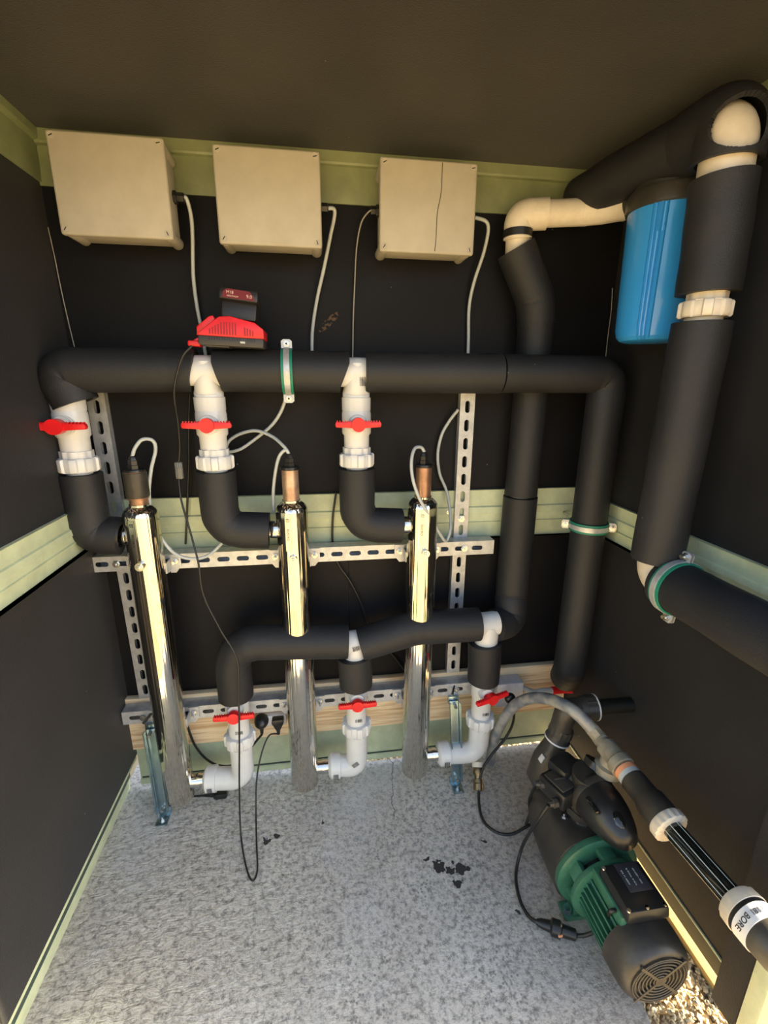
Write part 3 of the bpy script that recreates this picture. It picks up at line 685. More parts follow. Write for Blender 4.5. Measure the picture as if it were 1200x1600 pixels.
# white elbows into the heaters' outlets
exs = [(.108, 0), (.108, 0), (.108, 0)]
wl_ = ['white elbow joining the first heater foot to its lower valve', 'white elbow joining the middle heater foot to its lower valve', 'white elbow joining the third heater foot to its lower valve']
for i in range(3):
    r = thing('pipe_elbow', wl_[i], 'pipe elbow', (LXs[i], YP, .108), 'white lower elbows')
    xs = HX[i]+HR+.036; x = LXs[i]
    b = MB(); b.tube(fillet([(xs+.020, HY, .108), (x, YP, .106), (x, YP, LZs[i]-.130)], .052, 12), .0315, 32); e = b.build('elbow', 'pvc', r)
    b = MB(); b.lathe((xs-.006, HY, .108), (1, 0, 0), [(0, .024), (.003, .031), (.008, .037), (.036, .038), (.037, .033), (.040, .0325)], n=12); nt = b.build('union_nut', 'pvc', r)
    barcode((xs+.016, HY-.0385, .100), (1, 0, 0), (0, 0, 1), .014, .020, nt, seed=8+i)
    if i == 1: barcode((x-.006, YP-.0322, .140), (1, 0, .7), (-.7, 0, 1), .020, .014, r, seed=12)

# brass drain valve under the third elbow
r = thing('drain_valve', 'small tarnished brass drain valve pointing down below the third white elbow', 'drain valve', (1.04, -.13, .04))
p0, p1 = V3((1.044, -.125, .078)), V3((1.034, -.176, .020))
d = (p1-p0).normalized()
b = MB(); b.lathe(p0, d, [(0, .0175), (.014, .0175)], n=20); b.build('thread_ring', 'pvc_warm', r)
b = MB(); b.lathe(p0+d*.014, d, [(0, .013), (.006, .0155), (.018, .0150), (.024, .011), (.034, .011)], n=20); b.build('body', 'brass', r)
b = MB(); b.lathe(p0+d*.046, d, [(0, .015), (.010, .0165), (.012, .014)], n=20); b.lathe(p0+d*.058, d, [(0, .0155), (.018, .0160), (.020, .013)], n=20); b.build('cap', 'brass', r)

# ------------------------------------------------------------------ foam pipe clamps
def clamp(label, c, ax, ear, R, stud=None):
    """green rubber lined ring round a pipe: ax = pipe direction, ear = direction to the first screw ear"""
    c, ax, ear = V3(c), V3(ax).normalized(), V3(ear).normalized(); w = ax.cross(ear)
    r = thing('pipe_clamp', label, 'pipe clamp', c)
    def band(r0, r1, half, name, m):
        b = MB(); n = 48; ring = []
        for i in range(n):
            a = 2*PI*i/n; u = ear*math.cos(a)+w*math.sin(a)
            ring.append([b.bm.verts.new(c+u*rad+ax*h) for rad, h in ((r0, -half), (r1, -half), (r1, half), (r0, half))])
        for i in range(n): b.skin(ring[i], ring[(i+1) % n])
        return b.build(name, m, r)
    band(R, R+.0035, .0125, 'rubber_lining', 'rubber_green'); band(R+.003, R+.0055, .0065, 'steel_band', 'galv')
    for s in (1, -1):
        b = MB(); o = c+ear*s*(R+.013)
        for k in (-1, 1):
            q = [(-.012, -.009), (.012, -.009), (.012, .006), (.007, .010), (-.007, .010), (-.012, .006)]
            b.prism(q, o + w*(k*.003-.001), ax, ear*s, w, .002)
        b.build('ear', 'galv', r)
        b = MB(); b.cyl(o-w*.016, o+w*.012, .0038, n=10); bolt(b, o-w*.004, -w, .0065, .006); bolt(b, o+w*.004, w, .0055, .004); b.build('screw', 'steel', r)
    if stud:
        b = MB(); st = V3(stud); b.cyl(c+(st-c).normalized()*(R+.003), st, .0045, n=12); b.lathe(c+(st-c).normalized()*(R+.004), st-c, [(0, .008), (.007, .008)], n=6); b.build('stud', 'steel', r)
    return r
cx = at(448, 582, y=YH-.045).x
clamp('green rubber lined clamp round the header pipe right of the red charger', (cx, YH, HZ), (1, 0, 0), (0, 0, 1), HRr+.0005, (cx, -.002, HZ))
clamp('green rubber lined clamp round the pipe in the back right corner', (LX, YH2, .855), (0, 0, 1), (.90, -.43, 0), HRr, (LX, -.012, .855))
clamp('green rubber lined clamp on the pipe along the right wall', (1.290, -.490, .832), (0, 1, 0), (.12, 0, 1), .0535, (W-.012, -.490, .845))

# ------------------------------------------------------------------ right wall pipework
rw = thing('side_pipe', 'thick black foam covered pipe from the ceiling down the right wall and along it', 'insulated pipe', (1.29, -.44, 1.1))
EX, EY = 1.287, -.432
top = V3((EX-.012, EY, 1.648))
b = MB(); b.tube(fillet([(1.225, -.085, 1.650), tuple(top), (EX, EY, 1.45), (EX, EY, .835), (EX+.003, -.9+.14, .832)], [.045, .3, .045], 10), .031, 24); b.build('inner_pipe', 'pvc_warm', rw)
b = MB(); b.tube(fillet([(EX-.012, EY+.085, 1.650), tuple(top), (EX-.008, EY, 1.545)], .062, 12), .0415, 28); b.build('elbow', 'pvc_warm', rw)
foam('foam_sleeve', catmull([(1.222, -.065, 1.652), (1.240, -.20, 1.654), (EX-.016, EY+.080, 1.655)], 6), .050, rw, hollow=.8)
pth = fillet([(EX-.014, EY+.085, 1.655), (EX-.012, EY-.004, 1.653), (EX-.011, EY, 1.590)], .062, 90)
pth = [pth[0].lerp(pth[1], k/20) for k in range(20)] + pth[1:-1] + [pth[-2].lerp(pth[-1], k/30) for k in range(31)]
b = MB(); NR = 144; rings = [[], []]
win = at(1164, 188, y=EY-.042)
for si, R_ in ((0, .0545), (1, .0455)):
    t = MB(); u = None
    for i, p in enumerate(pth):
        tg = (pth[min(i+1, len(pth)-1)]-pth[max(i-1, 0)]).normalized()
        if u is None: u = tg.cross(V3((1, 0, 0))).normalized()
        u = (u-tg*u.dot(tg)).normalized(); v = tg.cross(u); rings[si].append(b.ring(p, u, v, R_, NR))
def dead(i, j):
    if i < 0 or i >= len(pth)-1: return True
    c = sum((rings[0][a][k % NR].co for a in (i, i+1) for k in (j, j+1)), V3())/4
    d = c-win; return math.sqrt(d.x**2+d.y**2+(d.z*1.25)**2) < .049
for i in range(len(pth)-1):
    for j in range(NR):
        if dead(i, j): continue
        j1 = (j+1) % NR; o0, o1 = rings
        b.bm.faces.new((o0[i][j], o0[i][j1], o0[i+1][j1], o0[i+1][j])); b.bm.faces.new((o1[i][j], o1[i+1][j], o1[i+1][j1], o1[i][j1]))
        for di, dj, q in ((-1, 0, ((i, j), (i, j1))), (1, 0, ((i+1, j), (i+1, j1))), (0, -1, ((i, j), (i+1, j))), (0, 1, ((i, j1), (i+1, j1)))):
            if dead(i+di, (j+dj) % NR): b.bm.faces.new((o0[q[0][0]][q[0][1]], o0[q[1][0]][q[1][1]], o1[q[1][0]][q[1][1]], o1[q[0][0]][q[0][1]]))
b.build('foam_elbow', 'sleeve', rw, sharp=60)
foam('foam_sleeve', catmull([(EX-.010, EY, 1.568), (EX-.004, EY, 1.48), (EX-.001, EY, 1.388)], 5), .0515, rw)
foam('foam_sleeve', catmull([(EX-.001, EY, 1.338), (EX-.004, EY, 1.1), (EX-.008, EY, .872)], 6), .0492, rw)
b = MB(); b.tube(fillet([(EX-.002, EY, .92), (EX-.002, EY, .832), (EX, EY-.09, .832)], .045, 10), .040, 26); b.build('elbow', 'pvc_warm', rw)
foam('foam_sleeve', catmull([(EX+.002, EY-.030, .832), (EX+.003, EY-.15, .833), (EX+.004, EY-.33, .832)], 6), .0525, rw)
b = MB(); b.lathe((EX, EY, 1.374), (0, 0, 1), [(0, .033), (.018, .033)], n=48, ridge=(8, -.002, 0, .03)); b.build('collar', 'pvc_warm', rw)
nut_part(rw, (EX, EY, 1.346), (0, 0, 1), .029, .0435, m='pvc_warm')

# bare white pipe from the riser to the filter
bp_ = thing('elbow_pipe', 'bare white pipe with a bend, running under the ceiling to the blue filter', 'pipe', (1.1, -.07, 1.63))
b = MB(); b.tube(fillet([(1.074, -.058, 1.535), (1.066, -.070, 1.612), (1.215, -.115, 1.612)], .045, 12), .0285, 28); b.tube([(1.205, -.112, 1.612), (1.240, -.135, 1.611), (1.272, -.200, 1.604)], .0285, 28); b.build('pipe', 'pvc_warm', bp_)
b = MB(); b.tube(fillet([(1.070, -.064, 1.562), (1.066, -.070, 1.612), (1.128, -.088, 1.612)], .045, 12), .0335, 28); b.build('elbow', 'pvc_warm', bp_)
b = MB(); q = V3((1.068, -.067, 1.572)); b.lathe(q, (0, 0, 1), [(-.008, .0342), (.008, .0342)], n=28); b.build('tape_band', 'blackp', bp_)

# ------------------------------------------------------------------ blue filter
FX, FY = 1.300, -.275
f = thing('water_filter', 'blue ribbed water filter housing with black head below the ceiling', 'water filter', (FX, FY, 1.32))
b = MB(); n = 180
b.lathe((FX, FY, 1.316), (0, 0, 1), [(0, .048), (.003, .058), (.010, .065), (.024, .0690), (.20, .0735), (.250, .0750)], n=n)
for q in b.bm.verts:
    a = math.degrees(math.atan2(q.co.y-FY, q.co.x-FX)) % 360; k = (a-213) % 120
    if (k < 2.5 or 5 < k < 7.5 or 11 < k < 13.5 or 17 < k < 19.5) and q.co.z > 1.322:
        d = V3((q.co.x-FX, q.co.y-FY, 0)).normalized(); q.co += d*.0035
b.build('bowl', 'blue', f, sharp=25)
b = MB(); b.lathe((FX, FY, 1.566), (0, 0, 1), [(0, .077), (.002, .0805), (.030, .0805), (.034, .077), (.036, .070), (.066, .068), (.070, .060)], n=48, ridge=(24, -.002, .001, .031)); b.build('head', 'dusty', f)
b = MB(); b.cyl((FX-.02, FY+.050, 1.606), (FX-.027, FY+.078, 1.604), .034, n=24); b.build('port', 'dusty', f)

# ------------------------------------------------------------------ junction boxes
def junction_box():
    r = thing('junction_box', '', 'junction box', (0, 0, 0), 'junction boxes')
    b = MB(); b.box((0, 0, 0), (.218, .016, .182), .005, seg=3); b.build('lid', 'box', r)
    b = MB(); b.box((0, .043, 0), (.206, .072, .170), .004); 
    b.build('body', 'box', r)
    for sx in (-1, 1):
        for sz in (-1, 1):
            b = MB(); b.tube([(sx*.097, .006, sz*.079), (sx*.097, .074, sz*.079), (sx*.097, .082, sz*.079)], [.0125, .0125, .008], 18); b.build('corner_post', 'box', r)
            b = MB(); b.lathe((sx*.0985, -.0078, sz*.0805), (0, -1, 0), [(0, .0068), (.0012, .0066)], n=20); s_ = b.build('screw', 'box', r)
            b = MB(); a = random.uniform(0, 3); b.prism([(-.004, -.0009), (.004, -.0009), (.004, .0009), (-.004, .0009)], (sx*.0985, -.0089, sz*.0805), (math.cos(a), 0, math.sin(a)), (-math.sin(a), 0, math.cos(a)), (0, -1, 0), .0005); b.build('slot', 'ink', s_)
    b = MB(); b.lathe((.102, .052, .006), (1, 0, 0), [(0, .013), (.008, .013), (.009, .010), (.022, .010), (.024, .008)], n=6); b.build('cable_gland', 'blackp', r)
    return r
jb = junction_box()
jl = ['leftmost beige junction box, beside the left wall', 'middle beige junction box, above the red charger and header pipe', 'rightmost beige junction box with a dark stain line down its lid']
jc = [(.182, 1.605), (.492, 1.602), (.837, 1.602)]
for i, (x, z) in enumerate(jc):
    o = jb if i == 0 else copy_tree(jb); o.location = (x, -.105, z); o['label'] = jl[i]
    if i == 2:
        b = MB(); b.tube(catmull([(x+.028, -.1136, z+.086), (x+.027, -.1136, z+.03), (x+.020, -.1136, z-.01), (x+.019, -.1136, z-.06), (x+.017, -.1136, z-.086)], 5), .0007, 6); b.build('stain_line', 'dusty', o)
        b = MB(); b.lathe((x-.102, -.053, z+.006), (-1, 0, 0), [(0, .013), (.008, .013), (.009, .010), (.020, .010)], n=6); b.build('cable_gland', 'blackp', o)

# ------------------------------------------------------------------ battery charger on the header pipe
chx, chy, chz = .402, -.135, HZ+HRr
ch = thing('battery_charger', 'red and black battery charger with a battery standing on top of the header pipe', 'battery charger', (chx, chy, chz))
tl = Matrix.Rotation(math.radians(2.5), 4, 'Y')
def tb(mb):
    for q in mb.bm.verts: q.co = V3((chx, chy, chz)) + tl @ (q.co)
    return mb
b = MB(); b.box((0, 0, .012), (.134, .095, .020), .004); b.box((-.03, -.02, .006), (.05, .04, .013), .002); tb(b).build('base', 'grid_grey', ch)
b = MB()
for k in range(13): b.box((-.044+k*.0052, -.0475, .0165), (.0022, .002, .006))
for k in range(4): b.box((.034+k*.005, -.0475, .0165), (.0022, .002, .006))
tb(b).build('vent', 'ink', ch)
b = MB(); b.box((.024, -.0478, .0115), (.010, .002, .004), .0005); tb(b).build('indicator', 'cable_grey', ch)
b = MB(); b.prism([(-.070, .021), (.068, .021), (.067, .040), (.050, .052), (.0, .062), (-.022, .060), (-.036, .050), (-.055, .034)], (0, -.049, 0), (1, 0, 0), (0, 0, 1), (0, 1, 0), .088, .002)
b.prism([(-.070, .022), (-.030, .050), (-.036, .062), (-.044, .060), (-.070, .038)], (0, -.040, 0), (1, 0, 0), (0, 0, 1), (0, 1, 0), .05, .0015)
hs = tb(b).build('cover', 'red', ch)
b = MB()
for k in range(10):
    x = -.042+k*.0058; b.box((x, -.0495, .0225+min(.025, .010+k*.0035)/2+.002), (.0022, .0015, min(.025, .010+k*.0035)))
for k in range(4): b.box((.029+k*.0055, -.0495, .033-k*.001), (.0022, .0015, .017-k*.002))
vt = mat('shadow red vent slot', (.25, .004, .006), .5); MT['red_vent_shade'] = vt  # raised bars, shade of the vent recesses put into the red
tb(b).build('vent', 'red_vent_shade', ch)
b = MB(); b.box((-.083, .0, .006), (.026, .03, .012), .003); b.prism([(-.097, .004), (-.075, .004), (-.072, .020), (-.082, .014)], (0, -.012, 0), (1, 0, 0), (0, 0, 1), (0, 1, 0), .024, .001); tb(b).build('latch', 'red', ch)
bt = MB(); tB = Matrix.Rotation(math.radians(6), 4, 'Y') @ Matrix.Rotation(math.radians(-10), 4, 'X')
def tbb(mb):
    for q in mb.bm.verts: q.co = V3((chx+.016, chy+.012, chz+.085)) + tB @ q.co
    return mb
bt.box((0, .012, -.006), (.074, .055, .044), .005); bt.box((0, .0, .019), (.080, .062, .024), .004); bat = tbb(bt).build('battery', 'battery_dark', ch)
b = MB(); b.prism([(-.033, -.009), (.034, -.009), (.030, .000), (.022, .009), (-.024, .010), (-.032, .003)], (0, -.0315, .0185), (1, 0, 0), (0, 0, 1), (0, 1, 0), .0008); tbb(b).build('label', 'maroon', bat)
Mb = Matrix.Translation((chx+.016, chy+.012, chz+.085)) @ tB
for s_, sz, x, z in (('M18', .0085, -.018, .021), ('REDLITHIUM', .0042, -.012, .0135), ('9.0', .010, .022, .0165)):
    text_part(s_, sz, Mb @ frame((x, -.0320, z), (1, 0, 0), (0, 0, 1)), 'lettering', 'peach', bat)

# ------------------------------------------------------------------ sockets, plugs and cables
ps = thing('power_socket', 'white double power socket on the pine board between the first two heaters', 'power socket', (.40, -.02, .235))
b = MB(); b.box((.412, -.033, .236), (.086, .022, .036), .003); b.build('body', 'white_box', ps)
def cable(name, label, pts, r, m, k=8, group=None, extra=None, cat='cable'):
    b = MB(); b.tube(catmull(pts, k), r, 10)
    if extra is None: return tag(centre(b.build(name, m)), label, cat, group)
    rt = thing(name, label, cat, pts[0], group); b.build('cord', m, rt); extra(rt); return rt
def P(*a): return [at(u, v, y=y) for u, v, y in a]

g1 = [(jc[i][0]+.122, -.053, jc[i][1]+.006) for i in range(3)]
cable('control_cable', 'grey cable hanging from the leftmost junction box to behind the charger', [g1[0]] + P((292, 312, -.05), (300, 350, -.035), (302, 430, -.02), (308, 480, -.016), (316, 520, -.014), (322, 560, -.012)), .0042, 'cable_grey')
cable('control_cable', 'grey cable hanging from the middle junction box down behind the header pipe', [g1[1]] + P((523, 330, -.05), (516, 370, -.03), (506, 420, -.02), (495, 470, -.012), (488, 520, -.010), (488, 570, -.010)), .0042, 'cable_grey')
cable('control_cable', 'grey cable hanging from the rightmost junction box down behind the header pipe', [g1[2]] + P((762, 350, -.05), (757, 390, -.03), (741, 440, -.02), (733, 480, -.012), (732, 530, -.010), (731, 570, -.010)), .0042, 'cable_grey')
cable('thin_wire', 'thin dark wire curving down from the left side of the rightmost junction box', P((585, 327, -.055), (575, 332, -.05), (564, 350, -.03), (557, 390, -.01), (554, 450, -.008), (552, 500, -.008), (551, 570, -.008)), .0018, 'thin_grey')
cable('thin_wire', 'thin pale wire on the left end of the back wall', P((75, 355, -.006), (85, 400, -.006), (94, 445, -.006), (105, 495, -.006), (117, 545, -.006)), .0011, 'thin_grey')
cable('thin_wire', 'thin pale wire in the right back corner above the pipe', P((957, 450, -.006), (955, 485, -.006), (950, 525, -.006), (946, 562, -.006)), .0011, 'thin_grey')
ht = [at(209, 705, y=HY), at(450, 705, y=HY), at(659, 702, y=HY)]
ht = [V3((HX[i], HY, 1.058)) for i in range(3)]
cable('heater_cable', 'grey cable looping from the leftmost heater cap down to the middle elbow', [ht[0]] + P((211, 700, -.105), (222, 687, -.10), (238, 688, -.095), (243, 703, -.09), (236, 735, -.09), (233, 775, -.09), (240, 815, -.09), (255, 845, -.09), (275, 866, -.09), (300, 873, -.085), (325, 868, -.08), (345, 850, -.075), (356, 835, -.065)), .0042, 'cable_grey')
cable('heater_cable', 'grey cable rising from the middle heater cap to behind the second valve', [ht[1]] + P((446, 703, -.105), (436, 714, -.10), (430, 740, -.09), (427, 770, -.08), (428, 800, -.07)), .0042, 'cable_grey')
cable('heater_cable', 'grey cable curling from below the header clamp, behind the second valve, to the middle heater', P((447, 622, -.05), (438, 645, -.04), (424, 665, -.03), (400, 685, -.02), (375, 702, -.02), (355, 705, -.02), (357, 690, -.025), (375, 678, -.03), (400, 673, -.045), (425, 682, -.07), (443, 697, -.10)) + [ht[1]], .0042, 'cable_grey')
cable('heater_cable', 'grey cable looping from the rightmost heater cap and up behind the right channel', [ht[2]] + P((658, 699, -.11), (648, 701, -.125), (643, 720, -.14), (645, 748, -.15), (655, 778, -.15), (672, 808, -.14), (688, 835, -.11), (697, 845, -.09), (704, 825, -.075), (702, 790, -.04), (697, 765, -.02), (687, 740, -.015), (684, 710, -.015), (690, 680, -.015), (702, 658, -.018), (716, 640, -.022)), .0042, 'cable_grey')
def plug(rt, c, rnd=True):
    b = MB(); c = V3(c)
    if rnd: b.lathe(c+V3((0, .020, 0)), (0, -1, 0), [(0, .021), (.010, .0215), (.022, .018), (.032, .010), (.034, .004)], n=24)
    else: b.prism([(-.017, .016), (.017, .016), (.018, .004), (.006, -.022), (-.006, -.022), (-.018, .004)], c+V3((0, .020, 0)), (1, 0, 0), (0, 0, 1), (0, -1, 0), .022, .003)
    b.cyl(c+V3((0, .004, -.016)), c+V3((0, .002, -.036)), .0065, .0045, n=12); b.build('plug', 'blackp', rt)
def ex_charger(rt):
    plug(rt, (.432, -.064, .238), False)
    b = MB(); c = at(280, 735, y=-.10); b.box(c, (.018, .012, .042), .004); b.build('cable_joint', 'clear', rt)
cable('charger_cord', 'thin black cord hanging from the charger to the floor, then up to the socket',
      P((300, 540, -.19), (284, 560, -.19), (272, 610, -.17), (278, 660, -.13), (281, 700, -.105), (279, 735, -.10), (283, 780, -.11), (297, 830, -.13), (310, 880, -.15), (318, 930, -.16), (345, 985, -.17), (370, 1030, -.18), (373, 1090, -.18), (374, 1150, -.18), (374, 1230, -.19), (376, 1300, -.21)) +
      [at(384, 1352, z=.006), at(394, 1376, z=.004), at(402, 1360, z=.004), at(401, 1320, z=.006)] + P((400, 1270, -.17), (401, 1220, -.13), (408, 1180, -.10), (420, 1150, -.075)) + [V3((.432, -.063, .205))], .0024, 'cable_black', extra=ex_charger)
def ex_plug2(rt): plug(rt, (.383, -.060, .243), True)
cable('power_cable', 'black cord with a round plug drooping behind the first lower valve', [V3((.383, -.060, .205))] + P((391, 1170, -.05), (380, 1190, -.03), (350, 1197, -.025), (325, 1188, -.03), (305, 1165, -.035), (293, 1135, -.04), (285, 1110, -.03)), .0035, 'cable_black', extra=ex_plug2)
cable('power_cable', 'thin black cable running down behind the charger cord near the left channel', P((297, 615, -.02), (295, 660, -.02), (295, 720, -.02), (293, 780, -.02), (290, 850, -.02)), .0028, 'cable_black')
cable('power_cable', 'black cable passing behind the upper cross channel below the third elbow', P((525, 770, -.02), (520, 810, -.02), (520, 850, -.014), (528, 880, -.012), (548, 910, -.012), (565, 945, -.012), (580, 985, -.012), (615, 1025, -.012), (632, 1047, -.012)), .003, 'cable_black')
pf = thing('loose_plug', 'black plug lying on the floor under the first white elbow', 'plug', at(345, 1243, z=0))
c = at(345, 1241, z=.012); b = MB(); b.box(c, (.040, .024, .020), .006); b.cyl(c+V3((-.05, .006, -.004)), c+V3((-.018, 0, 0)), .004, .007, n=10); b.build('plug_body', 'blackp', pf)
b = MB(); b.cyl(c+V3((-.085, .010, -.006)), c+V3((-.045, .006, -.004)), .003, n=10); b.build('cord', 'cable_black', pf)

# adapter box, conduit and red sleeve on the pine board
ab = thing('adapter_box', 'small white box on the pine board behind the third valve', 'adapter box', (1.16, -.045, .28))
b = MB(); b.box((1.158, -.047, .272), (.088, .050, .085), .004); b.build('body', 'white_box', ab)
b = MB(); b.prism([(-.030, -.012), (.010, -.020), (.024, .004), (.004, .020), (-.022, .014)], (1.156, -.0725, .262), (1, 0, 0), (0, 0, 1), (0, -1, 0), .0006); b.build('sticker', 'label', ab)
cd = thing('conduit', 'pale grey conduit with a red sleeve leaving the white box', 'conduit', (1.2, -.045, .26))
b = MB(); b.tube(catmull(P((808, 1070, -.05), (822, 1077, -.05), (835, 1082, -.05), (850, 1080, -.05), (866, 1079, -.05)), 5), [.007+.004*min(1, i/12) for i in range(21)], 14); b.build('pipe', 'cable_grey', cd)
b = MB(); b.tube(P((862, 1079, -.05), (884, 1077, -.05), (902, 1078, -.05)), .0125, 16); b.build('red_sleeve', 'red', cd)

# ------------------------------------------------------------------ pump
PX = 1.205; PZ = .106
pm = thing('water_pump', 'green and black electric water pump standing on the floor at the right wall', 'water pump', (PX, -.55, 0))
ay = (0, -1, 0)
def oc(y): return (PX, y, PZ)
# rounded black pump casing
b = MB(); n = 40
secs = [(-.300, .055, .050), (-.306, .072, .068), (-.325, .086, .084), (-.40, .094, .092), (-.475, .098, .097), (-.497, .098, .097), (-.501, .088, .088)]
prev = None
for y, rx, rz in secs:
    k = []
    for i in range(n):
        a = 2*PI*i/n; ca, sa = math.cos(a), math.sin(a); e = .72
        k.append(b.bm.verts.new((PX+math.copysign(abs(ca)**e, ca)*rx, y, PZ+math.copysign(abs(sa)**e, sa)*rz-.004)))
    if prev: b.skin(prev, k)
    else: b.bm.faces.new(list(reversed(k)))
    prev = k
b.bm.faces.new(prev); b.build('casing', 'dusty', pm, sharp=60)
for dx, dy in ((-.052, -.43), (.05, -.40)):
    b = MB(); bolt(b, (PX+dx, dy, PZ+.086), (0, 0, 1), .007, .006); b.build('plug_screw', 'steel', pm)
# green adaptor bell with openings
b = MB(); b.lathe(oc(-.496), ay, [(0, .099), (.004, .1015), (.016, .1015), (.020, .094)], n=56)
for k in range(6):
    a = PI/6+k*PI/3
    c = V3((PX+math.cos(a)*.076, -.526, PZ+math.sin(a)*.076)); b.box(c, (.018, .044, .036), .004, rot=Matrix.Rotation(-a, 4, 'Y'))
b.lathe(oc(-.542), ay, [(0, .086), (.004, .088), (.012, .088), (.015, .078)], n=48)
b.build('bell', 'pump_green', pm)
b = MB(); b.lathe(oc(-.512), ay, [(0, .055), (.034, .060)], n=32); b.build('seal_housing', 'blackp', pm)
# finned motor body
b = MB(); b.lathe(oc(-.548), ay, [(0, .062), (.100, .062)], n=48)
for k in range(34):
    a = 2*PI*k/34
    if PI*.30 < a < PI*.70: continue
    b.box((PX+math.cos(a)*.067, -.603, PZ+math.sin(a)*.071), (.014, .098, .0035), rot=Matrix.Rotation(-a, 4, 'Y'))
b.box((PX, -.604, PZ+.064), (.100, .106, .036), .005)
b.build('motor_body', 'pump_green', pm)
b = MB(); b.box((PX+.002, -.616, PZ+.092), (.096, .104, .030), .006, top=.93); tbx = b.build('terminal_box', 'blackp', pm)
b = MB(); b.box((PX+.010, -.600, PZ+.1078), (.052, .058, .0012), .0004); rp = b.build('rating_plate', 'plate', pm)
for i_, (s_, sz) in enumerate((('220-240V ~ 50Hz', 0.0045), ('Q 50 l/min  H 42 m', 0.0045), ('IP44  P1 1000W', 0.0045))):
    text_part(s_, sz, frame((PX+.020-.014*i_, -.600, PZ+.1088), (0, -1, 0), (1, 0, 0)), 'lettering', 'cable_grey', rp)
for dx, dy in ((-.040, -.574), (-.040, -.658), (.0, -.658), (.040, -.574), (.04, -.658)):
    b = MB(); b.lathe((PX+dx, dy, PZ+.104), (0, 0, 1), [(0, .0045), (.003, .004)], n=12); b.build('screw', 'steel', pm)
# fan cover with slots and circular grille at the end
b = MB(); b.lathe(oc(-.648), ay, [(0, .072), (.003, .0775), (.028, .0775), (.054, .0750), (.064, .0690), (.068, .062)], n=72, ridge=(36, -.0022, .027, .055)); fc = b.build('fan_cover', 'dusty', pm)
b = MB()
for R_ in (.013, .021, .029, .037, .045, .053, .058):
    b.tube([(PX+math.cos(2*PI*i/40)*R_, -.719, PZ+math.sin(2*PI*i/40)*R_) for i in range(41)], .0019, 6, cap=False)
for k in range(4):
    a = PI/4+k*PI/2; b.box((PX+math.cos(a)*.034, -.719, PZ+math.sin(a)*.034), (.064, .004, .006), rot=Matrix.Rotation(-a, 4, 'Y'))
b.lathe((PX, -.717, PZ), ay, [(0, .010), (.004, .010)], n=20); b.build('grille', 'dusty', fc)
# feet
b = MB(); b.box((PX, -.520, .010), (.170, .040, .012), .003); b.box((PX-.055, -.520, .035), (.02, .03, .05), .003); b.box((PX+.055, -.520, .035), (.02, .03, .05), .003)
b.box((PX, -.520, .002), (.150, .034, .0045)); b.build('foot', 'pump_green', pm)
for s in (-1, 1):
    b = MB()
    for k in range(3): b.lathe((PX+s*.076, -.527, .016+k*.006), (0, 0, 1), [(0, .009), (.003, .0095), (.0055, .009)], n=14)
    b.build('foot_bolt', 'zinc', pm)
b = MB(); b.box((PX, -.36, .010), (.12, .05, .020), .004); b.build('front_foot', 'dusty', pm)
b = MB(); b.lathe((PX-.008, -.468+.03, PZ+.082), (0, 0, 1), [(0, .030), (.012, .030), (.013, .026), (.03, .026)], n=32); b.build('outlet_ring', 'steel', pm)

# ------------------------------------------------------------------ electronic pressure controller on top of the pump
pcx, pcy = 1.203, -.440
pc = thing('pressure_controller', 'black egg shaped pressure controller mounted on top of the pump', 'pump controller', (pcx, pcy, .22))
def egg(b, c, axis, L, r0, e=1.0):
    c, axis = V3(c), V3(axis).normalized(); pr_ = []
    for i in range(15):
        t = i/14; rr_ = r0*math.sqrt(max(0, math.sin(PI*min(1, t*.62+.34))))*(1 if t < .5 else 1-.0*(t-.5)); pr_.append((t*L, max(.004, rr_)))
    b.lathe(c, axis, pr_, n=40)
ea = V3((.10, -.99, -.04)).normalized()
b = MB(); egg(b, (pcx+.006, pcy+.010, .268), ea, .140, .054); b.build('egg_cover', 'blackp', pc, sharp=60)
b = MB(); b.lathe((pcx+.0060, pcy+.000, .268), ea, [(0, .0545), (.010, .0560), (.016, .0545)], n=40); b.build('seam_ring', 'dusty', pc)
# window panel on the upper face of the cover
b = MB(); b.sph((pcx+.010, pcy-.068, .288), .034, (.66, 1.45, .66)); b.build('indicator_panel', 'gloss', pc)
b = MB(); b.box((pcx-.030, pcy-.058, .300), (.010, .042, .010), .003, rot=Matrix.Rotation(-.55, 4, 'Y')); b.build('button', 'gloss', pc)
# rear body, side box, flanges
b = MB(); b.cyl((pcx+.004, pcy+.012, .200), (pcx+.004, pcy+.012, .315), .040, n=32); b.sph((pcx+.000, pcy+.040, .268), .050, (1, 1.05, .85)); b.cyl((pcx+.004, pcy+.012, .2), (pcx+.004, pcy+.012, .22), .046, n=8)
b.build('valve_body', 'dusty', pc)
b = MB(); b.box((pcx-.058, pcy+.030, .262), (.066, .082, .046), .008, rot=Matrix.Rotation(.35, 4, 'Z')); b.box((pcx-.030, pcy+.062, .290), (.07, .060, .040), .012, rot=Matrix.Rotation(.35, 4, 'Z')); b.build('terminal_housing', 'blackp', pc)
b = MB(); b.box((pcx-.062, pcy+.028, .288), (.044, .060, .005), .002, rot=Matrix.Rotation(.35, 4, 'Z')); b.box((pcx-.062, pcy+.028, .293), (.03, .004, .004), .001); b.build('lid_ribs', 'dusty', pc)
for dy in (.045, -.008):
    b = MB(); b.lathe((pcx-.088-dy*.1, pcy+dy, .262), (-1, .25 if dy > 0 else -.15, 0), [(0, .011), (.010, .011), (.011, .008), (.020, .006)], n=8); b.build('cable_gland', 'dusty', pc)
b = MB(); b.lathe((pcx+.030, pcy+.030, .310), (.45, .2, .8), [(0, .030), (.016, .030), (.017, .024)], n=32); b.build('outlet_flange', 'blackp', pc)
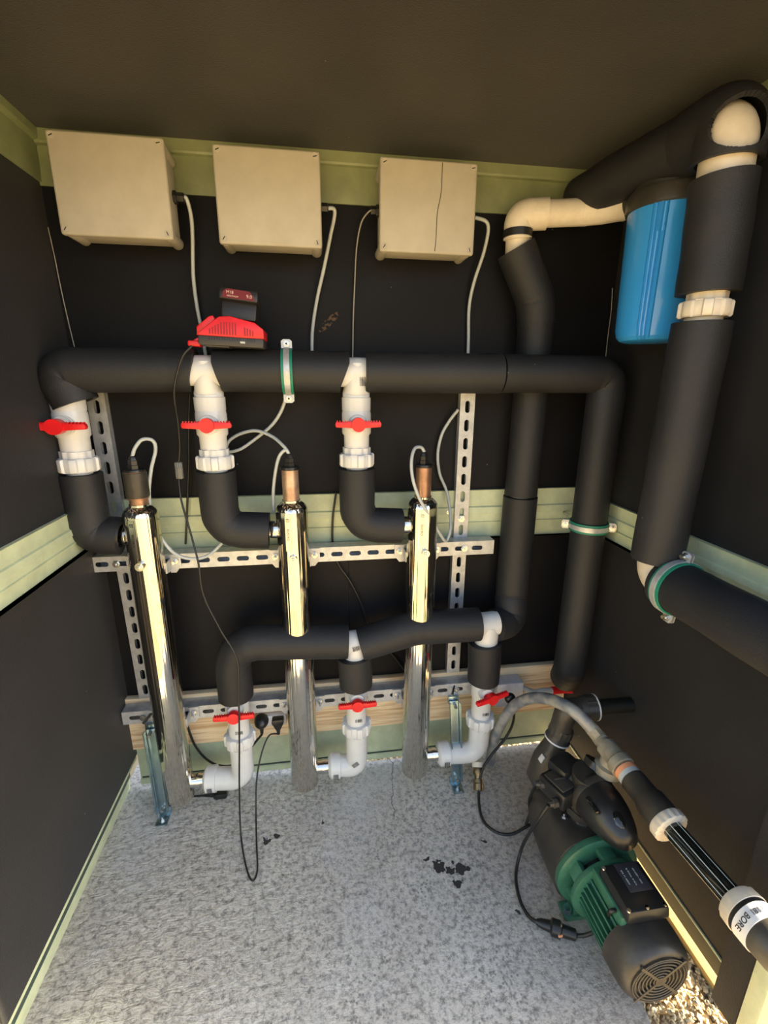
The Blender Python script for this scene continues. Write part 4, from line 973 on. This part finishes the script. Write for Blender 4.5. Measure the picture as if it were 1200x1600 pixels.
b = MB(); b.box((pcx+.048, pcy+.006, .318), (.022, .010, .010), .002, rot=Matrix.Rotation(.2, 4, 'Z')); b.build('clip', 'label', pc)

# ------------------------------------------------------------------ suction pipe: wall stub, elbow coupling, check valve into the pump
sp = thing('suction_elbow', 'black compression elbow on a glossy black pipe coming out of the right wall', 'pipe fitting', (1.28, -.21, .3))
YS = -.235; SZ = .332
pA = at(905, 1112, y=YS); xw = W-.001
pW = at(985, 1101, x=xw); YS2 = pW.y; SZ2 = pW.z
base = V3((1.222, YS2+.020, SZ2-.012))
b = MB(); b.cyl((xw+.004, YS2, SZ2), (base.x+.03, base.y-.004, base.z+.002), .0200, n=28); b.build('pipe', 'gloss', sp)
wd = (V3((xw, YS2, SZ2))-base).normalized(); o = base+wd*.018
b = MB(); b.lathe(o, wd, [(0, .024), (.004, .030), (.020, .031), (.021, .033), (.046, .034), (.047, .031)], n=40, ridge=(16, -.002, .021, .047)); b.build('coupling_nut', 'dusty', sp)
b = MB(); b.lathe(o+wd*.046, wd, [(0, .0345), (.004, .0335), (.005, .024)], n=32); b.build('white_ring', 'label', sp)
low = V3((1.200, YS2+.022, .312))
b = MB(); b.tube(fillet([tuple(base+wd*.03), tuple(base-wd*.012), tuple(low)], .03, 10), .028, 28); b.build('elbow', 'dusty', sp)
dd = (low-base).normalized()
b = MB(); b.lathe(low-dd*.028, dd, [(0, .026), (.003, .031), (.022, .032), (.030, .030), (.040, .033), (.041, .033)], n=36, ridge=(14, -.002, .003, .03)); b.build('coupling_nut', 'dusty', sp)
b = MB(); b.lathe(low+dd*.012, dd, [(0, .0335), (.004, .0340), (.006, .031)], n=36); b.build('white_ring', 'label', sp)
b = MB(); b.tube([tuple(low+dd*.016), tuple(low+dd*.040), tuple(low+dd*.085), tuple(low+dd*.13), (1.190, -.320, .130)], [.027, .031, .040, .042, .040], 28); b.build('valve_body', 'dusty', sp)
b = MB(); b.box(low+dd*.065+V3((-.034, -.016, .004)), (.004, .016, .020), .001, rot=Matrix.Rotation(.5, 4, 'Y')); b.build('sticker', 'label', sp)

# ------------------------------------------------------------------ discharge: hose, tee, coupling, striped pipe
PXX = 1.262
ho = thing('braided_hose', 'grey braided hose arching from behind the third white elbow over to the pump tee', 'hose', (1.15, -.2, .3))
tee = at(960, 1182, x=PXX)
b = MB(); hp = catmull([(1.105, -.085, .02), (1.100, -.100, .10), at(778, 1140, y=-.125), at(800, 1106, y=-.155), at(825, 1092, y=-.20), at(855, 1092, y=-.26), at(888, 1105, y=-.325), at(915, 1128, y=-.36), at(936, 1152, x=PXX-.008)], 8)
b.tube(hp, .0158, 20, hollow=.75); b.build('hose', 'hose', ho)
b = MB(); e0 = V3(hp[-1]); d = (V3(hp[-1])-V3(hp[-6])).normalized(); b.lathe(e0-d*.03, d, [(0, .0172), (.002, .0182), (.026, .0182), (.028, .0172)], n=8); b.build('crimp', 'dirty_brass', ho)
tt = thing('tee_fitting', 'dusty metal tee joining the braided hose and black pipe above the pump', 'pipe fitting', tee)
e1 = V3((PXX+.006, -.555, .354)); dr = (e1-e0).normalized()
b = MB(); b.lathe(e0-dr*.004, dr, [(0, .014), (.004, .019), (.016, .019), (.017, .016), (.026, .016), (.030, .024), (.070, .025), (.074, .029), (.092, .029), (.094, .024)], n=24)
kk = e0+dr*.050; b.lathe(kk, (-.15, 0, -1), [(0, .022), (.030, .022), (.034, .031), (.052, .032), (.056, .028)], n=24); b.build('body', 'dirty_brass', tt)
b = MB(); b.lathe(e0+dr*.094, dr, [(0, .0265), (.012, .0265)], n=24); b.build('copper_ring', 'orange', tt)
cp = thing('pipe_coupling', 'dusty black pipe coupling with a ribbed white nut on the right wall', 'pipe coupling', e0+dr*.13)
b = MB(); b.lathe(e0+dr*.106, dr, [(0, .0255), (.012, .0260), (.013, .0285), (.060, .0295), (.066, .034), (.108, .035), (.110, .033)], n=32); b.build('body', 'dusty', cp)
b = MB(); b.lathe(e0+dr*.106, dr, [(0, .0266), (.011, .0268)], n=32); b.build('thread_ring', 'cable_grey', cp)
nn = e0+dr*.214; b = MB(); b.lathe(nn, dr, [(0, .036), (.003, .0385), (.018, .0385), (.021, .034), (.022, .022)], n=48, ridge=(16, -.0025, .002, .019)); b.build('nut', 'pvc_warm', cp)
bp2 = thing('striped_pipe', 'glossy black pipe with pale lengthwise stripes along the right wall', 'pipe', nn)
pe = at(1153, 1412, x=PXX+.010); pd = (pe-nn).normalized(); PL = (pe-nn).length
b = MB(); b.cyl(nn, pe, .0205, n=36); cyl_ = b.build('pipe', 'gloss', bp2)
up_ = V3((0, 0, 1)); sv = pd.cross(up_).normalized(); uv = sv.cross(pd)
for a in (100, 152, 205, 258, 310, 10, 55):
    a = math.radians(a); off = (sv*math.cos(a)+uv*math.sin(a))*.0201
    b = MB(); b.cyl(nn+off, pe+off, .0009, n=8); b.build('stripe', 'stripe', bp2)
c2 = thing('pipe_coupling', 'black coupling with a wide white labelled nut, nearest along the right wall', 'pipe coupling', pe)
b = MB(); b.lathe(pe-pd*.004, pd, [(0, .023), (.001, .034), (.004, .0375), (.022, .0390), (.023, .036)], n=48, ridge=(14, -.0022, .003, .02)); b.build('nut', 'pvc_warm', c2)
b = MB(); b.lathe(pe+pd*.018, pd, [(0, .0375), (.009, .0380)], n=40); b.build('dark_ring', 'blackp', c2)
b = MB(); b.lathe(pe+pd*.026, pd, [(0, .0385), (.024, .0385), (.0245, .036)], n=40); lb = b.build('label_band', 'label', c2)
b = MB(); b.lathe(pe+pd*.049, pd, [(0, .0370), (.030, .036), (.040, .030)], n=40); b.build('body', 'dusty', c2)
cm = (CAM-pe).normalized()
for s_, rot_, sz in (('BORE', .35, .013), ('1181', -.45, .012)):
    nm = (cm-pd*cm.dot(pd)).normalized(); q = Matrix.Rotation(rot_, 3, pd) @ nm; tg = pd.cross(q)
    text_part(s_, sz, frame(pe+pd*.038+q*.0389, tg, -pd if False else q.cross(tg)), 'lettering', 'ink', lb)

# ------------------------------------------------------------------ pump cords
def ex_ball(rt):
    b = MB(); b.sph(at(797, 1091, y=-.12), .017, (1, .9, 1)); b.build('plug', 'blackp', rt)
cable('power_cable', 'black cord looping over the floor from the round black plug to the pump controller',
      P((797, 1092, -.115), (803, 1122, -.11), (792, 1150, -.11), (768, 1180, -.13), (753, 1205, -.15)) + [at(748, 1245, z=.02), at(754, 1280, z=.006), at(775, 1300, z=.005), at(800, 1303, z=.006), at(825, 1290, z=.02), at(850, 1278, z=.03), at(870, 1272, z=.06)], .0042, 'cable_black', extra=ex_ball)
gl = V3((pcx-.110, pcy-.012, .262)); gl0 = V3((pcx-.112, pcy+.05, .262))
def ex_conn(rt):
    a, c = at(838, 1440, z=.020), at(902, 1462, z=.020); d = (c-a).normalized()
    b = MB(); b.lathe(a, d, [(0, .006), (.010, .010), (.030, .012), (.034, .018), (.052, .018), (.056, .013), (.085, .012), ((c-a).length, .006)], n=14); b.build('connector', 'blackp', rt)
    m_ = a+d*.044
    for s in (-1, 1):
        b = MB(); b.box(m_+V3((0, s*.017, .004)), (.010, .005, .006), .001); b.build('connector_clip', 'orange', rt)
cable('power_cable', 'black cord with an inline connector running from the controller to the green motor',
      [gl] + [at(838, 1285, z=.20), at(822, 1310, z=.09), at(812, 1335, z=.03), at(806, 1370, z=.006), at(812, 1405, z=.006), at(825, 1430, z=.010), at(840, 1441, z=.020), at(870, 1452, z=.020), at(905, 1462, z=.022), at(930, 1455, z=.05), at(948, 1440, z=.10), V3((PX-.062, -.636, PZ+.074)), V3((PX-.045, -.636, PZ+.074))], .0042, 'cable_black', extra=ex_conn)
cable('power_cable', 'short black cord from the rear gland of the controller curling down to the floor cord',
      [gl0] + [at(838, 1225, z=.22), at(827, 1250, z=.13), at(828, 1270, z=.06), at(822, 1288, z=.02)], .0042, 'cable_black')
